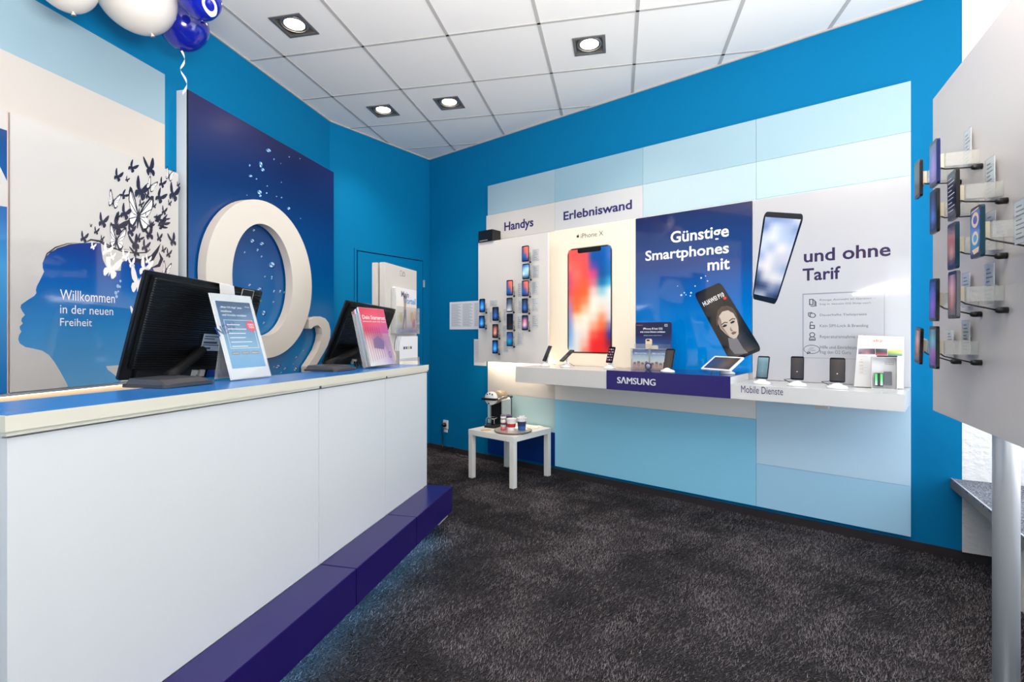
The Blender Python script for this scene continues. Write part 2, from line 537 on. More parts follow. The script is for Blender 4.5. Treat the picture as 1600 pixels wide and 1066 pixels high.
# suspended ceiling: tiles with openings for the lamps, T-bars along the grid
g1 = Vector((0.2058, 0.9786, 0)); g2 = Vector((0.9786, -0.2058, 0))
g0 = Vector((-1.764 * KW, 3.885 * KW, CEIL)); P1, P2 = 0.672 * KW, 0.664 * KW
lamps_px = [(460, 40), (921, 71), (599, 173), (702, 161)]
lamp_pts = [at_z(x, y, CEIL) for x, y in lamps_px]
def sq(p, h): return [((p + g1 * a * h + g2 * b * h).x, (p + g1 * a * h + g2 * b * h).y) for a, b in ((-1, -1), (-1, 1), (1, 1), (1, -1))]
mb = MB()
mb.flat(grow(plan, 0.05), CEIL, TILE, [sq(p, 0.098) for p in lamp_pts])
for i in range(len(mb.f)): mb.f[i] = mb.f[i][::-1]
ceiling = struct('ceiling', mb)
mb = MB()
def clip_line(p, d):
    """part of an infinite line inside the plan (convex enough)"""
    lo, hi = -20.0, 20.0
    n = len(plan)
    for i in range(n):
        if i == 2: continue
        a = Vector((*plan[i], 0)); b = Vector((*plan[(i + 1) % n], 0))
        e = b - a; nn = Vector((-e.y, e.x, 0))
        den = d.dot(nn); num = (a - p).dot(nn)
        if abs(den) < 1e-9: continue
        t = num / den
        if den > 0: lo = max(lo, t)
        else: hi = min(hi, t)
    return lo, hi
def bar(p, d, w):
    p = Vector((p.x, p.y, 0)); lo, hi = clip_line(p, d)
    if hi <= lo: return
    c = d.cross(Vector((0, 0, 1)))
    vs = []
    for z in (CEIL - 0.004, CEIL + 0.001):
        for t, k in ((lo, -1), (hi, -1), (hi, 1), (lo, 1)):
            q = p + d * t + c * (w / 2 * k); vs.append((q.x, q.y, z))
    mb.hexa(vs, GRID)
for k in range(-9, 9):
    bar(g0 + g2 * (k * P2), g1, 0.022)
for k in range(-12, 8):
    bar(g0 + g1 * (k * P1), g2, 0.018)
o = mb.build('ceiling_grid', ceiling); o['kind'] = 'structure'
# thin light grey trim where the ceiling meets the walls
mb = MB()
for fr, a, b in ((LEFT, -6.5, 1.545 * KW), (BACK, 0, 1.392 * KW), (WALL, -4.889 * KW, 0)):
    mb.box(a, CEIL - 0.012, 0, b, CEIL, 0.012, GRID, fr.mat())
struct('trim_1', mb)

def wall_slab(name, fr, a, b, m, z0=0.0, z1=CEIL + 0.02, th=0.12):
    mb = MB(); mb.box(a, z0, -th, b, z1, 0, m); return struct(name, mb, fr.mat())
wall_slab('wall_left', LEFT, -6.44 * KW - 0.4, 1.545 * KW, TEAL)
wall_slab('wall_right', WALL, -4.889 * KW, 0, TEAL)

# short wall with the flush hidden door
aD0, zD = BACK.hit(558, 391.7); aD1, _ = BACK.hit(660.5, 407.6)
L_B = 1.392 * KW
mb = MB()
g = 0.006
mb.box(0, 0, -0.12, aD0 - g, CEIL + 0.02, 0, TEAL)
mb.box(aD1 + g, 0, -0.12, L_B, CEIL + 0.02, 0, TEAL)
mb.box(aD0 - g, zD + g, -0.12, aD1 + g, CEIL + 0.02, 0, TEAL)
mb.box(aD0 - g, 0, -0.12, aD1 + g, zD + g, -0.07, mat('gap_shadow', (0, 60, 92), 0.8))
struct('wall_back', mb, BACK.mat())
mb = MB(); mb.box(aD0 + g, 0.01, -0.05, aD1 - g, zD - g, 0.004, TEAL)
door = struct('door_1', mb, BACK.mat())
aJ, _ = BACK.hit(553, 400)
mb = MB(); mb.box(aJ, 0, 0, aJ + 0.022, zD + 0.02, 0.012, TEAL); o = mb.build('door_hinge_strip', door)
ah, zh0 = BACK.hit(661, 449); _, zh1 = BACK.hit(661, 438)
mb = MB(); mb.box(ah - 0.006, zh0, 0.004, ah + 0.014, zh1, 0.016, ALU); mb.build('strike_plate', door)

# baseboards of dark carpet
for nm, fr, a, b in (('baseboard_left', LEFT, -6.4 * KW - 0.3, 1.545 * KW), ('baseboard_back', BACK, 0, L_B), ('baseboard_right', WALL, -4.889 * KW, 0)):
    mb = MB(); mb.box(a, 0, 0, b, 0.058, 0.012, SKIRT); struct(nm, mb, fr.mat())

# unpainted plaster return beside the shop window, window wall, shop front
PLF = Frame((endW.x, endW.y), (endP.x - endW.x, endP.y - endW.y))
plen = (endP - endW).length
mb = MB(); mb.box(0, 0, -0.12, plen + 0.1, CEIL + 0.02, 0, PLASTER); struct('wall_window_return', mb, PLF.mat())
mb = MB(); mb.box(0, 0, 0, plen, 0.05, 0.01, SKIRT); struct('baseboard_window', mb, PLF.mat())
wlen = (rf - WINF.p0).length
mb = MB()
mb.box(-0.1, 0, -0.14, wlen + 0.2, 0.44, 0, PLASTER)
mb.box(-0.1, 3.05, -0.14, wlen + 0.2, CEIL + 0.02, 0, PLASTER)
mb.box(-0.1, 0.44, -0.14, 0.04, 3.05, 0, PLASTER)
mb.box(wlen - 0.35, 0.44, -0.14, wlen + 0.2, 3.05, 0, PLASTER)
struct('wall_window', mb, WINF.mat())
def window(name, fr, a, b, z0, z1, nv, o0, o1):
    mb = MB()
    w = 0.055
    mb.box(a, z0, o0, a + w, z1, o1, FRAMEW); mb.box(b - w, z0, o0, b, z1, o1, FRAMEW)
    mb.box(a + w, z0, o0, b - w, z0 + w, o1, FRAMEW); mb.box(a + w, z1 - w, o0, b - w, z1, o1, FRAMEW)
    for k in range(1, nv):
        x = a + (b - a) * k / nv
        mb.box(x - w / 2, z0 + w, o0, x + w / 2, z1 - w, o1, FRAMEW)
    f = struct(name, mb, fr.mat())
    mb = MB(); om = (o0 + o1) / 2
    mb.box(a + 0.02, z0 + 0.02, om - 0.004, b - 0.02, z1 - 0.02, om + 0.004, GLASS); mb.build('pane', f)
window('window_1', WINF, 0.04, wlen - 0.35, 0.44, 3.05, 3, -0.11, -0.05)
FRONT = Frame((rf.x, rf.y), (lf.x - rf.x, lf.y - rf.y))
flen = (lf - rf).length
mb = MB()
mb.box(-0.1, 0, -0.12, 0.3, CEIL + 0.02, 0, WHITE); mb.box(flen - 0.5, 0, -0.12, flen + 0.3, CEIL + 0.02, 0, WHITE)
mb.box(0.3, 2.75, -0.12, flen - 0.5, CEIL + 0.02, 0, WHITE)
struct('wall_front', mb, FRONT.mat())
window('window_2', FRONT, 0.3, flen - 0.5, 0.0, 2.75, 3, -0.09, -0.03)
area_light('window_daylight_boost', WINF.pt(.95, 1.5, -.155), WINF.n, 1.5, 2.0, 26, (.80, .91, 1.0))  # extra lamp outside the pane, added to strengthen daylight on the right end
area_light('daylight_portal_window', WINF.pt((wlen - 0.3) / 2, 1.745, -0.16), WINF.n, wlen - 0.45, 2.55, 1, portal=True)
area_light('daylight_portal_front', FRONT.pt(flen / 2 - 0.1, 1.38, -0.14), FRONT.n, flen - 0.85, 2.7, 1, portal=True)

# ------------------------------------------------------------------ recessed ceiling lamps
LAMPGREY = mat('lamp_housing_grey', (120, 118, 116), 0.35, 0.4)
LAMPDARK = mat('lamp_housing_dark', (84, 80, 78), 0.5)
LAMPLENS = mat('lamp_lens', (255, 240, 215), 0.3, emit=14.0)
lamp_desc = ['recessed square ceiling lamp nearest the balloons', 'recessed square ceiling lamp on the right, above the phone display wall',
             'recessed square ceiling lamp further left of the far pair, above the blue logo panel', 'recessed square ceiling lamp nearest the far corner of the ceiling',
             ]
def downlight(p, label):
    M = Matrix.Identity(4); M.col[0][:3] = g2; M.col[1][:3] = g1; M.col[2][:3] = (0, 0, 1); M.translation = p
    t = thing('ceiling_lamp', label, 'ceiling lamp', M, 'recessed ceiling lamps')
    h = 0.1
    mb = MB()
    mb.prism([(-.113, -.113), (.113, -.113), (.113, .113), (-.113, .113)], -0.006, 0.004, LAMPGREY, [[(-.094, -.094), (.094, -.094), (.094, .094), (-.094, .094)]])
    mb.build('frame', t)
    mb = MB()
    mb.box(-.096, -.096, .09, .096, .096, .095, LAMPDARK)
    for a in (-1, 1):
        mb.box(a * .094, -.096, 0.004, a * .096, .096, .095, LAMPDARK); mb.box(-.094, a * .094, 0.004, .094, a * .096, .095, LAMPDARK)
    mb.build('housing', t)
    MX = Matrix.Rotation(math.pi / 2, 4, 'X')
    mb = MB()
    mb.lathe([(.078, -.012), (.090, -.012), (.092, -.004), (.090, .012), (.078, .012), (.076, 0), (.078, -.012)], LAMPGREY, Matrix.Translation((0, 0, .012)) @ MX)
    mb.lathe([(.066, -.005), (.076, -.005), (.076, .02), (.066, .02), (.066, -.005)], STEEL, Matrix.Translation((0, 0, .012)) @ MX)
    mb.build('gimbal_ring', t)
    mb = MB(); mb.lathe([(0.0, 0.0), (.03, .001), (.067, .012)], LAMPLENS, Matrix.Translation((0, 0, .014)) @ MX)
    mb.build('lens', t)
    d = bpy.data.lights.new('lamp_light', 'SPOT')
    d.energy = 42; d.color = (1.0, 0.86, 0.70); d.spot_size = math.radians(115); d.spot_blend = 0.7; d.shadow_soft_size = 0.055
    lo = bpy.data.objects.new('lamp_light', d); COL.objects.link(lo); lo.parent = t; lo.location = (0, 0, -0.012)
    return t
for p, l in zip(lamp_pts, lamp_desc):
    downlight(p, l)

# ------------------------------------------------------------------ left wall: backing board, welcome poster, blue sign
PALEBLUE = mat('panel_pale_blue', (146, 172, 186), 0.32)
o_bk = 0.02
sE, zT = LEFT.hit(257, 116.5, o_bk); _, zM = LEFT.hit(257, 195, o_bk)
s0 = sE - 2.6
bk = thing('backing_board', 'pale blue and white backing board on the left wall behind the welcome poster', 'wall panel', LEFT.mat(sE, 0, 0.003))
mb = MB(); mb.box(-2.6, zM, 0, 0, zT, o_bk, PALEBLUE); mb.build('blue_strip', bk)
mb = MB(); mb.box(-2.6, 0.55, 0, 0, zM, o_bk, PANELW); mb.build('white_field', bk)

o_ps = 0.062
pa, pzT = LEFT.hit(16.5, 175, o_ps); pb, _ = LEFT.hit(279, 272, o_ps); _, pzB = LEFT.hit(8, 615, o_ps)
W_ps, H_ps = pb - pa, pzT - pzB
ps = thing('welcome_poster', 'white glossy wall poster with a blue face silhouette and butterflies', 'poster', LEFT.mat(pa, pzB, 0.024))
PSWHITE = mat('poster_white_gloss', (200, 196, 193), 0.05, coat=0.3)
mb = MB(); mb.box(0, 0, 0, W_ps, H_ps, o_ps - 0.024, PSWHITE, bevel=0.002); mb.build('panel', ps)
LOC = Matrix.Translation((-pa, -pzB, 0))
def L3(x, y):  # crop pixel of the poster's lower half -> poster coordinates
    a, z = LEFT.hit(x / 3.807, 340 + y / 3.807, o_ps); return (min(a - pa, W_ps), max(z - pzB, 0.0))
def L2(x, y):
    a, z = LEFT.hit(x / 5.33, 160 + y / 5.33, o_ps); return (a - pa, z - pzB)
FACE = mat_gradient('face_blue_print', [(0.0, (96, 158, 205)), (0.38, (52, 130, 190)), (0.66, (0, 92, 172)), (0.86, (22, 62, 140)), (1.0, (42, 50, 118))], 0.0, 0.78, rough=0.05, coat=0.3)
zF = o_ps - 0.024 + 0.0004
face = [(600, 152), (540, 150), (470, 152), (410, 160), (350, 180), (300, 205), (268, 240), (253, 270), (254, 300), (262, 322), (240, 368), (219, 408), (213, 430), (216, 450), (204, 466), (165, 490), (126, 518), (121, 535), (131, 556), (148, 580), (129, 600), (126, 616), (136, 630), (117, 648), (118, 664), (127, 678), (113, 700), (108, 725), (118, 750), (150, 770), (200, 780), (250, 792), (290, 817), (325, 862), (360, 920), (393, 980), (404, 1003), (393, 1018), (560, 1003), (700, 992), (722, 975), (680, 935), (640, 905), (631, 884), (690, 880), (745, 872), (765, 855), (775, 830), (712, 850), (745, 832), (790, 780), (830, 640), (870, 500), (905, 420), (918, 320), (900, 285), (880, 262), (800, 236), (740, 258), (722, 268), (718, 316), (680, 318), (640, 312), (612, 250), (604, 200)]
mb = MB(); mb.flat([L3(*p) for p in face], zF, FACE); mb.build('face_silhouette', ps)
mb = MB()
for pts, w in (([(258, 262), (280, 215), (330, 178), (400, 155), (460, 150)], [.002, .006, .006, .004, .001]),
               ([(290, 222), (340, 185), (420, 160), (500, 155)], [.001, .004, .004, .001]),
               ([(500, 152), (540, 132), (590, 140), (640, 175), (700, 190), (770, 190)], [.002, .008, .010, .008, .005, .001]),
               ([(560, 150), (600, 138), (650, 168), (720, 200), (800, 212), (870, 208), (893, 190), (880, 172)], [.001, .005, .007, .006, .006, .007, .006, .001]),
               ([(760, 250), (840, 262), (905, 240), (935, 195), (955, 155)], [.004, .03, .03, .018, .001]),
               ([(900, 300), (945, 285), (962, 245), (945, 205)], [.004, .02, .022, .002])):
    mb.ribbon([L3(*p) for p in pts], w, zF + .0002, INKDARK)
mb.build('hair_strands', ps)

BUG = [(0, .02), (.06, .25), (.22, .62), (.42, .95), (.52, .98), (.55, .8), (.52, .5), (.42, .22), (.25, .05), (.40, -.02), (.44, -.22), (.34, -.45), (.22, -.5), (.10, -.30), (.03, -.12)]
def butterfly(mb, c, size, rot, m, z, squeeze=1.0, line=None):
    cr, sr = math.cos(rot), math.sin(rot)
    for sg, k in ((1, 1.0), (-1, squeeze)):
        pl = []
        for x, y in BUG:
            x *= sg * k
            pl.append((c[0] + size * (x * cr - y * sr), c[1] + size * (x * sr + y * cr)))
        if line:
            mid = (sum(p[0] for p in pl) / len(pl), sum(p[1] for p in pl) / len(pl))
            hol = [(lerp(p[0], mid[0], .22), lerp(p[1], mid[1], .22)) for p in pl]
            mb.flat(pl, z, m); mb.flat(hol, z + .0003, line)
            for q in pl[2:12:2]: mb.ribbon([pl[0], (lerp(q[0], mid[0], .1), lerp(q[1], mid[1], .1))], size * .03, z + .0005, m)
        else:
            mb.flat(pl, z, m)
    mb.ribbon([(c[0] + size * .32 * -sr, c[1] + size * .32 * cr), c, (c[0] + size * .42 * sr, c[1] - size * .42 * cr)], [size * .02, size * .12, size * .03], z + .0006, m)
BUGK = mat('butterfly_ink', (44, 42, 62), 0.08)
BUGW = mat('butterfly_white', (238, 236, 234), 0.06)
mb = MB()
dark = [(1095, 545, 52, .5), (1245, 560, 78, -.2), (975, 620, 50, .3), (1055, 645, 24, .4), (1345, 680, 46, .35), (1480, 690, 24, .2), (1165, 745, 95, .25), (1440, 770, 80, .2), (1025, 775, 42, .7), (1325, 795, 66, .5), (1225, 780, 40, -.3), (1170, 852, 34, .3), (1283, 865, 26, .1), (1410, 845, 28, .1), (1035, 930, 64, .3), (975, 960, 28, .3), (1212, 928, 44, .2), (1362, 912, 40, .2), (1310, 965, 52, 1.2), (1375, 970, 36, .8), (850, 1000, 56, .2), (1340, 1030, 46, 1.1), (755, 1030, 14, 0), (970, 1035, 90, .5), (1260, 1030, 30, .4)]
for x, y, s_, r in dark:
    butterfly(mb, L2(x, y), s_ * 0.00092, -r, BUGK, zF + .0008, squeeze=0.75)
for x, y, s_, r in [(570, 85, 26, .2), (495, 125, 36, .2), (605, 128, 20, .2), (775, 85, 46, .2), (885, 103, 56, -.2), (825, 128, 34, .6), (800, 160, 56, -.3), (945, 125, 36, .1), (860, 178, 46, .3), (1025, 143, 52, -.3), (970, 195, 28, .3), (1000, 220, 36, .2), (805, 212, 44, -.5), (935, 12, 30, .3), (965, 35, 50, .8), (895, 45, 30, .2)]:
    butterfly(mb, L3(x, y), s_ * 0.00105, -r, BUGK, zF + .0008, squeeze=0.75)
for x, y, s_, r in [(940, 830, 70, .2), (1250, 700, 64, .4), (1405, 615, 60, .2), (1150, 955, 170, .1)]:
    butterfly(mb, L2(x, y), s_ * 0.00092, -r, BUGK, zF + .0008, squeeze=0.8, line=BUGW)
for x, y, s_, r in [(690, 140, 90, .1), (985, 315, 56, .2)]:
    butterfly(mb, L3(x, y), s_ * 0.00105, -r, BUGK, zF + .0008, squeeze=0.8, line=BUGW)
mb.build('dark_butterflies', ps)
mb = MB()
for x, y, s_, r in [(550, 175, 24, .3), (632, 205, 48, .3), (665, 235, 30, .2), (655, 310, 84, .3), (740, 235, 40, .2), (782, 278, 38, -.1), (858, 310, 70, .3), (820, 395, 100, .1), (878, 258, 34, .2), (842, 505, 42, .1), (808, 590, 60, -.1)]:
    butterfly(mb, L3(x, y), s_ * 0.00105, -r, BUGW, zF + .0012, squeeze=0.85)
for x, y, r in [(715, 378, 5), (700, 408, 7), (712, 412, 5), (688, 448, 7), (692, 470, 6), (702, 440, 4)]:
    c = L3(x, y); mb.flat(ring(c[0], c[1], r * .0012, r * .0015, 10), zF + .0012, mat('bubble_pale', (150, 190, 225), 0.1))
mb.build('white_butterflies', ps)
mb = MB()
for body, x0, y0, x1, y1 in (('Willkommen', 356, 442, 682, 508), ('in der neuen', 356, 525, 672, 580), ('Freiheit', 356, 600, 546, 650)):
    a = L3(x0, y1 - 12 if body == 'Willkommen' else y1); b = L3(x1, y0 + (22 if body == 'Willkommen' else 12))
    a = L3(x0, {'Willkommen': 490, 'in der neuen': 570, 'Freiheit': 645}[body])
    b = L3(x1, {'Willkommen': 453, 'in der neuen': 534, 'Freiheit': 604}[body])
    mb.text(body, a[0], a[1], b[0], b[1], zF + .001, PWHITE)
mb.build('lettering', ps)

# neighbouring poster, only its edge is in the picture
q1, _ = LEFT.hit(13.5, 300, o_ps)
nb = thing('portrait_poster', 'blue and white poster cut off by the left edge of the picture', 'poster', LEFT.mat(q1 - 0.95, pzB, 0.024))
mb = MB(); mb.box(0, 0, 0, 0.95, H_ps, o_ps - 0.026, mat('edge_rose', (205, 178, 170), 0.3)); mb.build('panel', nb)
mb = MB()
zz = o_ps - 0.026 + .0004
BLUEP = mat_gradient('poster_blue_print', [(0, (20, 110, 180)), (.45, (70, 150, 205)), (.62, (30, 95, 165)), (1, (40, 60, 110))], 0, H_ps, rough=.06, coat=.3)
mb.flat([(0.005, 0.0), (0.945, 0.0), (0.945, H_ps), (0.005, H_ps)], zz, BLUEP)
mb.flat([(0.3, H_ps * .93), (0.945, H_ps * .93), (0.945, H_ps), (0.3, H_ps)], zz + .0004, PSWHITE)
mb.flat([(0.55, H_ps * .90), (0.80, H_ps * .90), (0.86, H_ps * .87), (0.91, H_ps * .81), (0.945, H_ps * .75), (0.945, H_ps * .66), (0.88, H_ps * .655), (0.80, H_ps * .62), (0.5, H_ps * .6), (0.45, H_ps * .75)], zz + .0008, PSWHITE)
mb.build('printed_picture', nb)

# big blue sign with the raised letter and numeral
o_sg = 0.085
ga, gz = LEFT.hit(294, 139, o_sg); gb, gz2 = LEFT.hit(521.6, 270.2, o_sg)
gz = (gz + gz2) / 2
gzb = 0.62
sg = thing('logo_sign', 'large blue sign panel with raised white letter O and numeral 2', 'sign', LEFT.mat(ga, gzb, 0.002))
SIGNB = mat_gradient('sign_blue_print', [(0.0, (0, 132, 196)), (.28, (0, 112, 176)), (.52, (0, 74, 140)), (.78, (16, 46, 100)), (1.0, (32, 32, 80))], 0.0, gz - gzb, rough=0.22, tilt=-0.06)
mb = MB(); mb.box(0, 0, 0.012, gb - ga, gz - gzb, o_sg - 0.002, SIGNB); mb.build('panel', sg)
mb = MB(); mb.box(-0.004, 0, 0, -0.0005, gz - gzb, o_sg - 0.012, mat('sign_edge_silver', (214, 218, 222), 0.4)); mb.box(-0.002, 0, o_sg - 0.012, -0.0002, gz - gzb, o_sg - 0.001, BLACK); mb.build('edge_strip', sg)
def S6(x, y, o):
    a, z = LEFT.hit(280 + x / 2.268, 130 + y / 2.268, o); return (a - ga, z - gzb)
LETW = mat('letter_face_cream', (220, 213, 203), 0.35)
LETS = mat('letter_side_cream', (214, 203, 192), 0.4)
of0, of1 = o_sg + 0.012, o_sg + 0.075
def fit_ellipse(l, r, ctop, cbot, o):
    a0 = S6(l[0], l[1], o)[0]; a1 = S6(r[0], r[1], o)[0]
    z1 = S6(ctop[0], ctop[1], o)[1]; z0 = S6(cbot[0], cbot[1], o)[1]
    return ((a0 + a1) / 2, (z0 + z1) / 2, (a1 - a0) / 2, (z1 - z0) / 2)
E = fit_ellipse((95, 640), (470, 690), (284, 411), (322, 974), of1)
I = fit_ellipse((188, 660), (402, 690), (295, 498), (315, 896), of1)
mb = MB(); mb.prism(ring(*E, 72), of0 - 0.002, of1 - 0.002, LETW, [ring(*I, 64)], side=LETS, smooth=True); mb.build('letter_o', sg)
two = [(460, 838), (480, 829), (500, 827), (518, 834), (530, 850), (536.5, 876), (535, 903), (526, 930), (511, 958), (495, 985), (484, 1003), (538, 1003), (538, 1025), (456, 1025), (456, 1004), (475, 975), (492, 946), (503, 915), (507, 890), (504, 869), (493, 858), (479, 861), (468, 871), (460, 869)]
mb = MB(); mb.prism([S6(x, y, of1) for x, y in two], of0 - 0.002, of1 - 0.002, LETW, side=LETS); mb.build('numeral_2', sg)
DROPD = mat('droplet_dark', (10, 40, 90), 0.2); DROPL = mat('droplet_light', (196, 220, 240), 0.2)
mb = MB()
drops = [(318, 240, 22, 15), (290, 290, 14, 26), (297, 308, 16, 14), (254, 330, 16, 10), (274, 340, 8, 6), (286, 388, 20, 18), (288, 400, 12, 10), (389, 445, 14, 12), (312, 365, 7, 5), (310, 390, 7, 7), (250, 292, 8, 10), (363, 406, 8, 6), (345, 402, 6, 5), (390, 262, 7, 6), (428, 268, 6, 4), (336, 270, 6, 8), (360, 285, 4, 4), (362, 352, 5, 5), (240, 397, 4, 4), (430, 480, 5, 4),
         (265, 522, 12, 9), (318, 524, 10, 8), (260, 560, 18, 16), (294, 570, 20, 14), (342, 552, 9, 14), (278, 592, 10, 12), (292, 615, 8, 9), (232, 600, 8, 8), (330, 645, 26, 24), (388, 650, 14, 12), (250, 716, 14, 10), (285, 730, 22, 10), (304, 686, 9, 7), (328, 690, 6, 18), (336, 738, 9, 12), (358, 738, 9, 12), (372, 742, 6, 10), (382, 704, 9, 8), (380, 760, 9, 12), (334, 776, 9, 7), (300, 815, 16, 22), (355, 834, 12, 8), (300, 850, 10, 10),
         (350, 1005, 22, 14), (375, 1012, 14, 9), (412, 1014, 15, 14), (415, 972, 12, 8), (362, 1026, 10, 6), (336, 1006, 10, 6), (440, 948, 6, 6), (404, 996, 4, 4)]
zz = o_sg - 0.002
for i, (x, y, w, h) in enumerate(drops):
    c = S6(x, y, o_sg); r1 = S6(x + w / 2, y, o_sg)[0] - c[0]; r2 = c[1] - S6(x, y + h / 2, o_sg)[1]
    mb.flat(ring(c[0], c[1], r1, r2, 14, rot=.3), zz + .0004, DROPD)
    mb.flat(ring(c[0] - r1 * .15, c[1] + r2 * .1, r1 * .85, r2 * .8, 14, rot=.3), zz + .0008, mat('droplet_mid', (60, 120, 180), .15))
    mb.flat(ring(c[0] + r1 * .1, c[1] + r2 * .45, r1 * .45, r2 * .3, 10, rot=-.3), zz + .0012, DROPL)
    mb.flat(ring(c[0] - r1 * .35, c[1] - r2 * .4, r1 * .35, r2 * .3, 10), zz + .0012, DROPL)
mb.build('water_droplets', sg)

# warm strip light behind the posters' lower edge
strip = thing('strip_light', 'warm strip light under the lower edge of the left wall posters', 'strip light', LEFT.mat(pa, pzB, 0.024))
WARMLED = mat('warm_led', (255, 226, 180), 0.4, emit=7)
mb = MB(); mb.box(-0.95, -0.016, 0.004, W_ps - 0.02, -0.001, 0.03, ALU); mb.build('profile', strip)
mb = MB(); mb.box(-0.94, -0.019, 0.006, W_ps - 0.03, -0.0162, 0.022, WARMLED); mb.build('diffuser', strip)

# ------------------------------------------------------------------ sales counter
CL = 2.651 * K
ZR, ZL = CAMH - 0.234 * K, CAMH - 0.202 * K
def zc(a): return ZR + (ZL - ZR) * (-a / CL)
ct = thing('sales_counter', 'long white sales counter with a blue top and a navy ledge along its foot', 'counter', CNT.mat())
TOPT = 0.047
cuts = [-CL]
for px in (498, 602):
    cuts.append(CNT.hit(px, 700, 0)[0])
cuts.append(0.0)
SEAM = mat('seam_grey', (150, 152, 156), 0.6)
zled = 0.2876
mb = MB()
mb.hexa([(-CL + .004, 0.1, -.29), (-.004, 0.1, -.29), (-.004, 0.1, -.021), (-CL + .004, 0.1, -.021),
         (-CL + .004, zc(-CL) - TOPT, -.29), (-.004, zc(0) - TOPT, -.29), (-.004, zc(0) - TOPT, -.021), (-CL + .004, zc(-CL) - TOPT, -.021)], COUNTERW)
mb.build('body', ct)
for a, b in zip(cuts[:-1], cuts[1:]):
    a += .0012; b -= .0012
    mb = MB()
    mb.hexa([(a, zled + .001, -.02), (b, zled + .001, -.02), (b, zled + .001, 0), (a, zled + .001, 0),
             (a, zc(a) - TOPT - .006, -.02), (b, zc(b) - TOPT - .006, -.02), (b, zc(b) - TOPT - .006, 0), (a, zc(a) - TOPT - .006, 0)], COUNTERW)
    mb.build('front_panel', ct)
mb = MB()
e = 0.008
def slab(mb, a, b, d0, d1, h0, h1, o0, o1, m):
    mb.hexa([(a, zc(a) + h0, o0), (b, zc(b) + h0, o0), (b, zc(b) + h0, o1), (a, zc(a) + h0, o1),
             (a, zc(a) + h1, o0), (b, zc(b) + h1, o0), (b, zc(b) + h1, o1), (a, zc(a) + h1, o1)], m)
slab(mb, -CL - .01, .002, 0, 0, -TOPT + .010, -.0005, -.30, .012, CREAM)
slab(mb, -CL - .006, -.001, 0, 0, -TOPT, -TOPT + .010, -.30, .008, CREAM)
mb.build('edge_band', ct)
BLUETOP = mat('counter_top_blue', (34, 112, 186), 0.24)
mb = MB(); slab(mb, -CL - .004, -.004, 0, 0, -.0005, 0.0, -.296, .008, BLUETOP); mb.build('blue_top', ct)
for a, l in zip(cuts[1:], (.012, .010, .008)):
    mb = MB(); mb.box(a - l * .6, zc(a) - TOPT - .004, .0082, a + l * .6, zc(a) - TOPT + .009, .0095, DGREY); mb.build('joint_clip', ct)
ledge_cuts = [-CL - .35, CNT.hit(500, 885, 0.0)[0], CNT.hit(605, 807, 0.0)[0], 0.015]
ZLB = 0.12
for a, b in zip(ledge_cuts[:-1], ledge_cuts[1:]):
    mb = MB(); mb.box(a + .0015, ZLB, .0012, b - .0015, zled, .201 * K, NAVYTOP, bevel=.002); mb.build('ledge', ct)
mb = MB(); mb.box(-CL - .3, 0, -.27, -.02, 0.105, .03, PANELW); mb.build('base', ct)
mb = MB(); mb.box(-CL - .2, 0.105, .035, -.1, ZLB - .001, .05, mat('blue_led', (90, 190, 255), 0.4, emit=2.2)); mb.build('under_ledge_light', ct)
MB().box(ledge_cuts[-1] - .22, .1, .06, ledge_cuts[-1] - .06, ZLB, .17, PANELW).build('ledge_bracket', ct)
blue = area_light('under_ledge_glow', CNT.pt(-CL / 2 - .1, ZLB - .012, .10), (0, 0, -1), CL - .2, 0.08, 5.5, (0.25, 0.62, 1.0))
blue.rotation_euler = Matrix((( CNT.u.x, CNT.n.x * -1, 0), (CNT.u.y, -CNT.n.y, 0), (0, 0, 1))).to_euler()

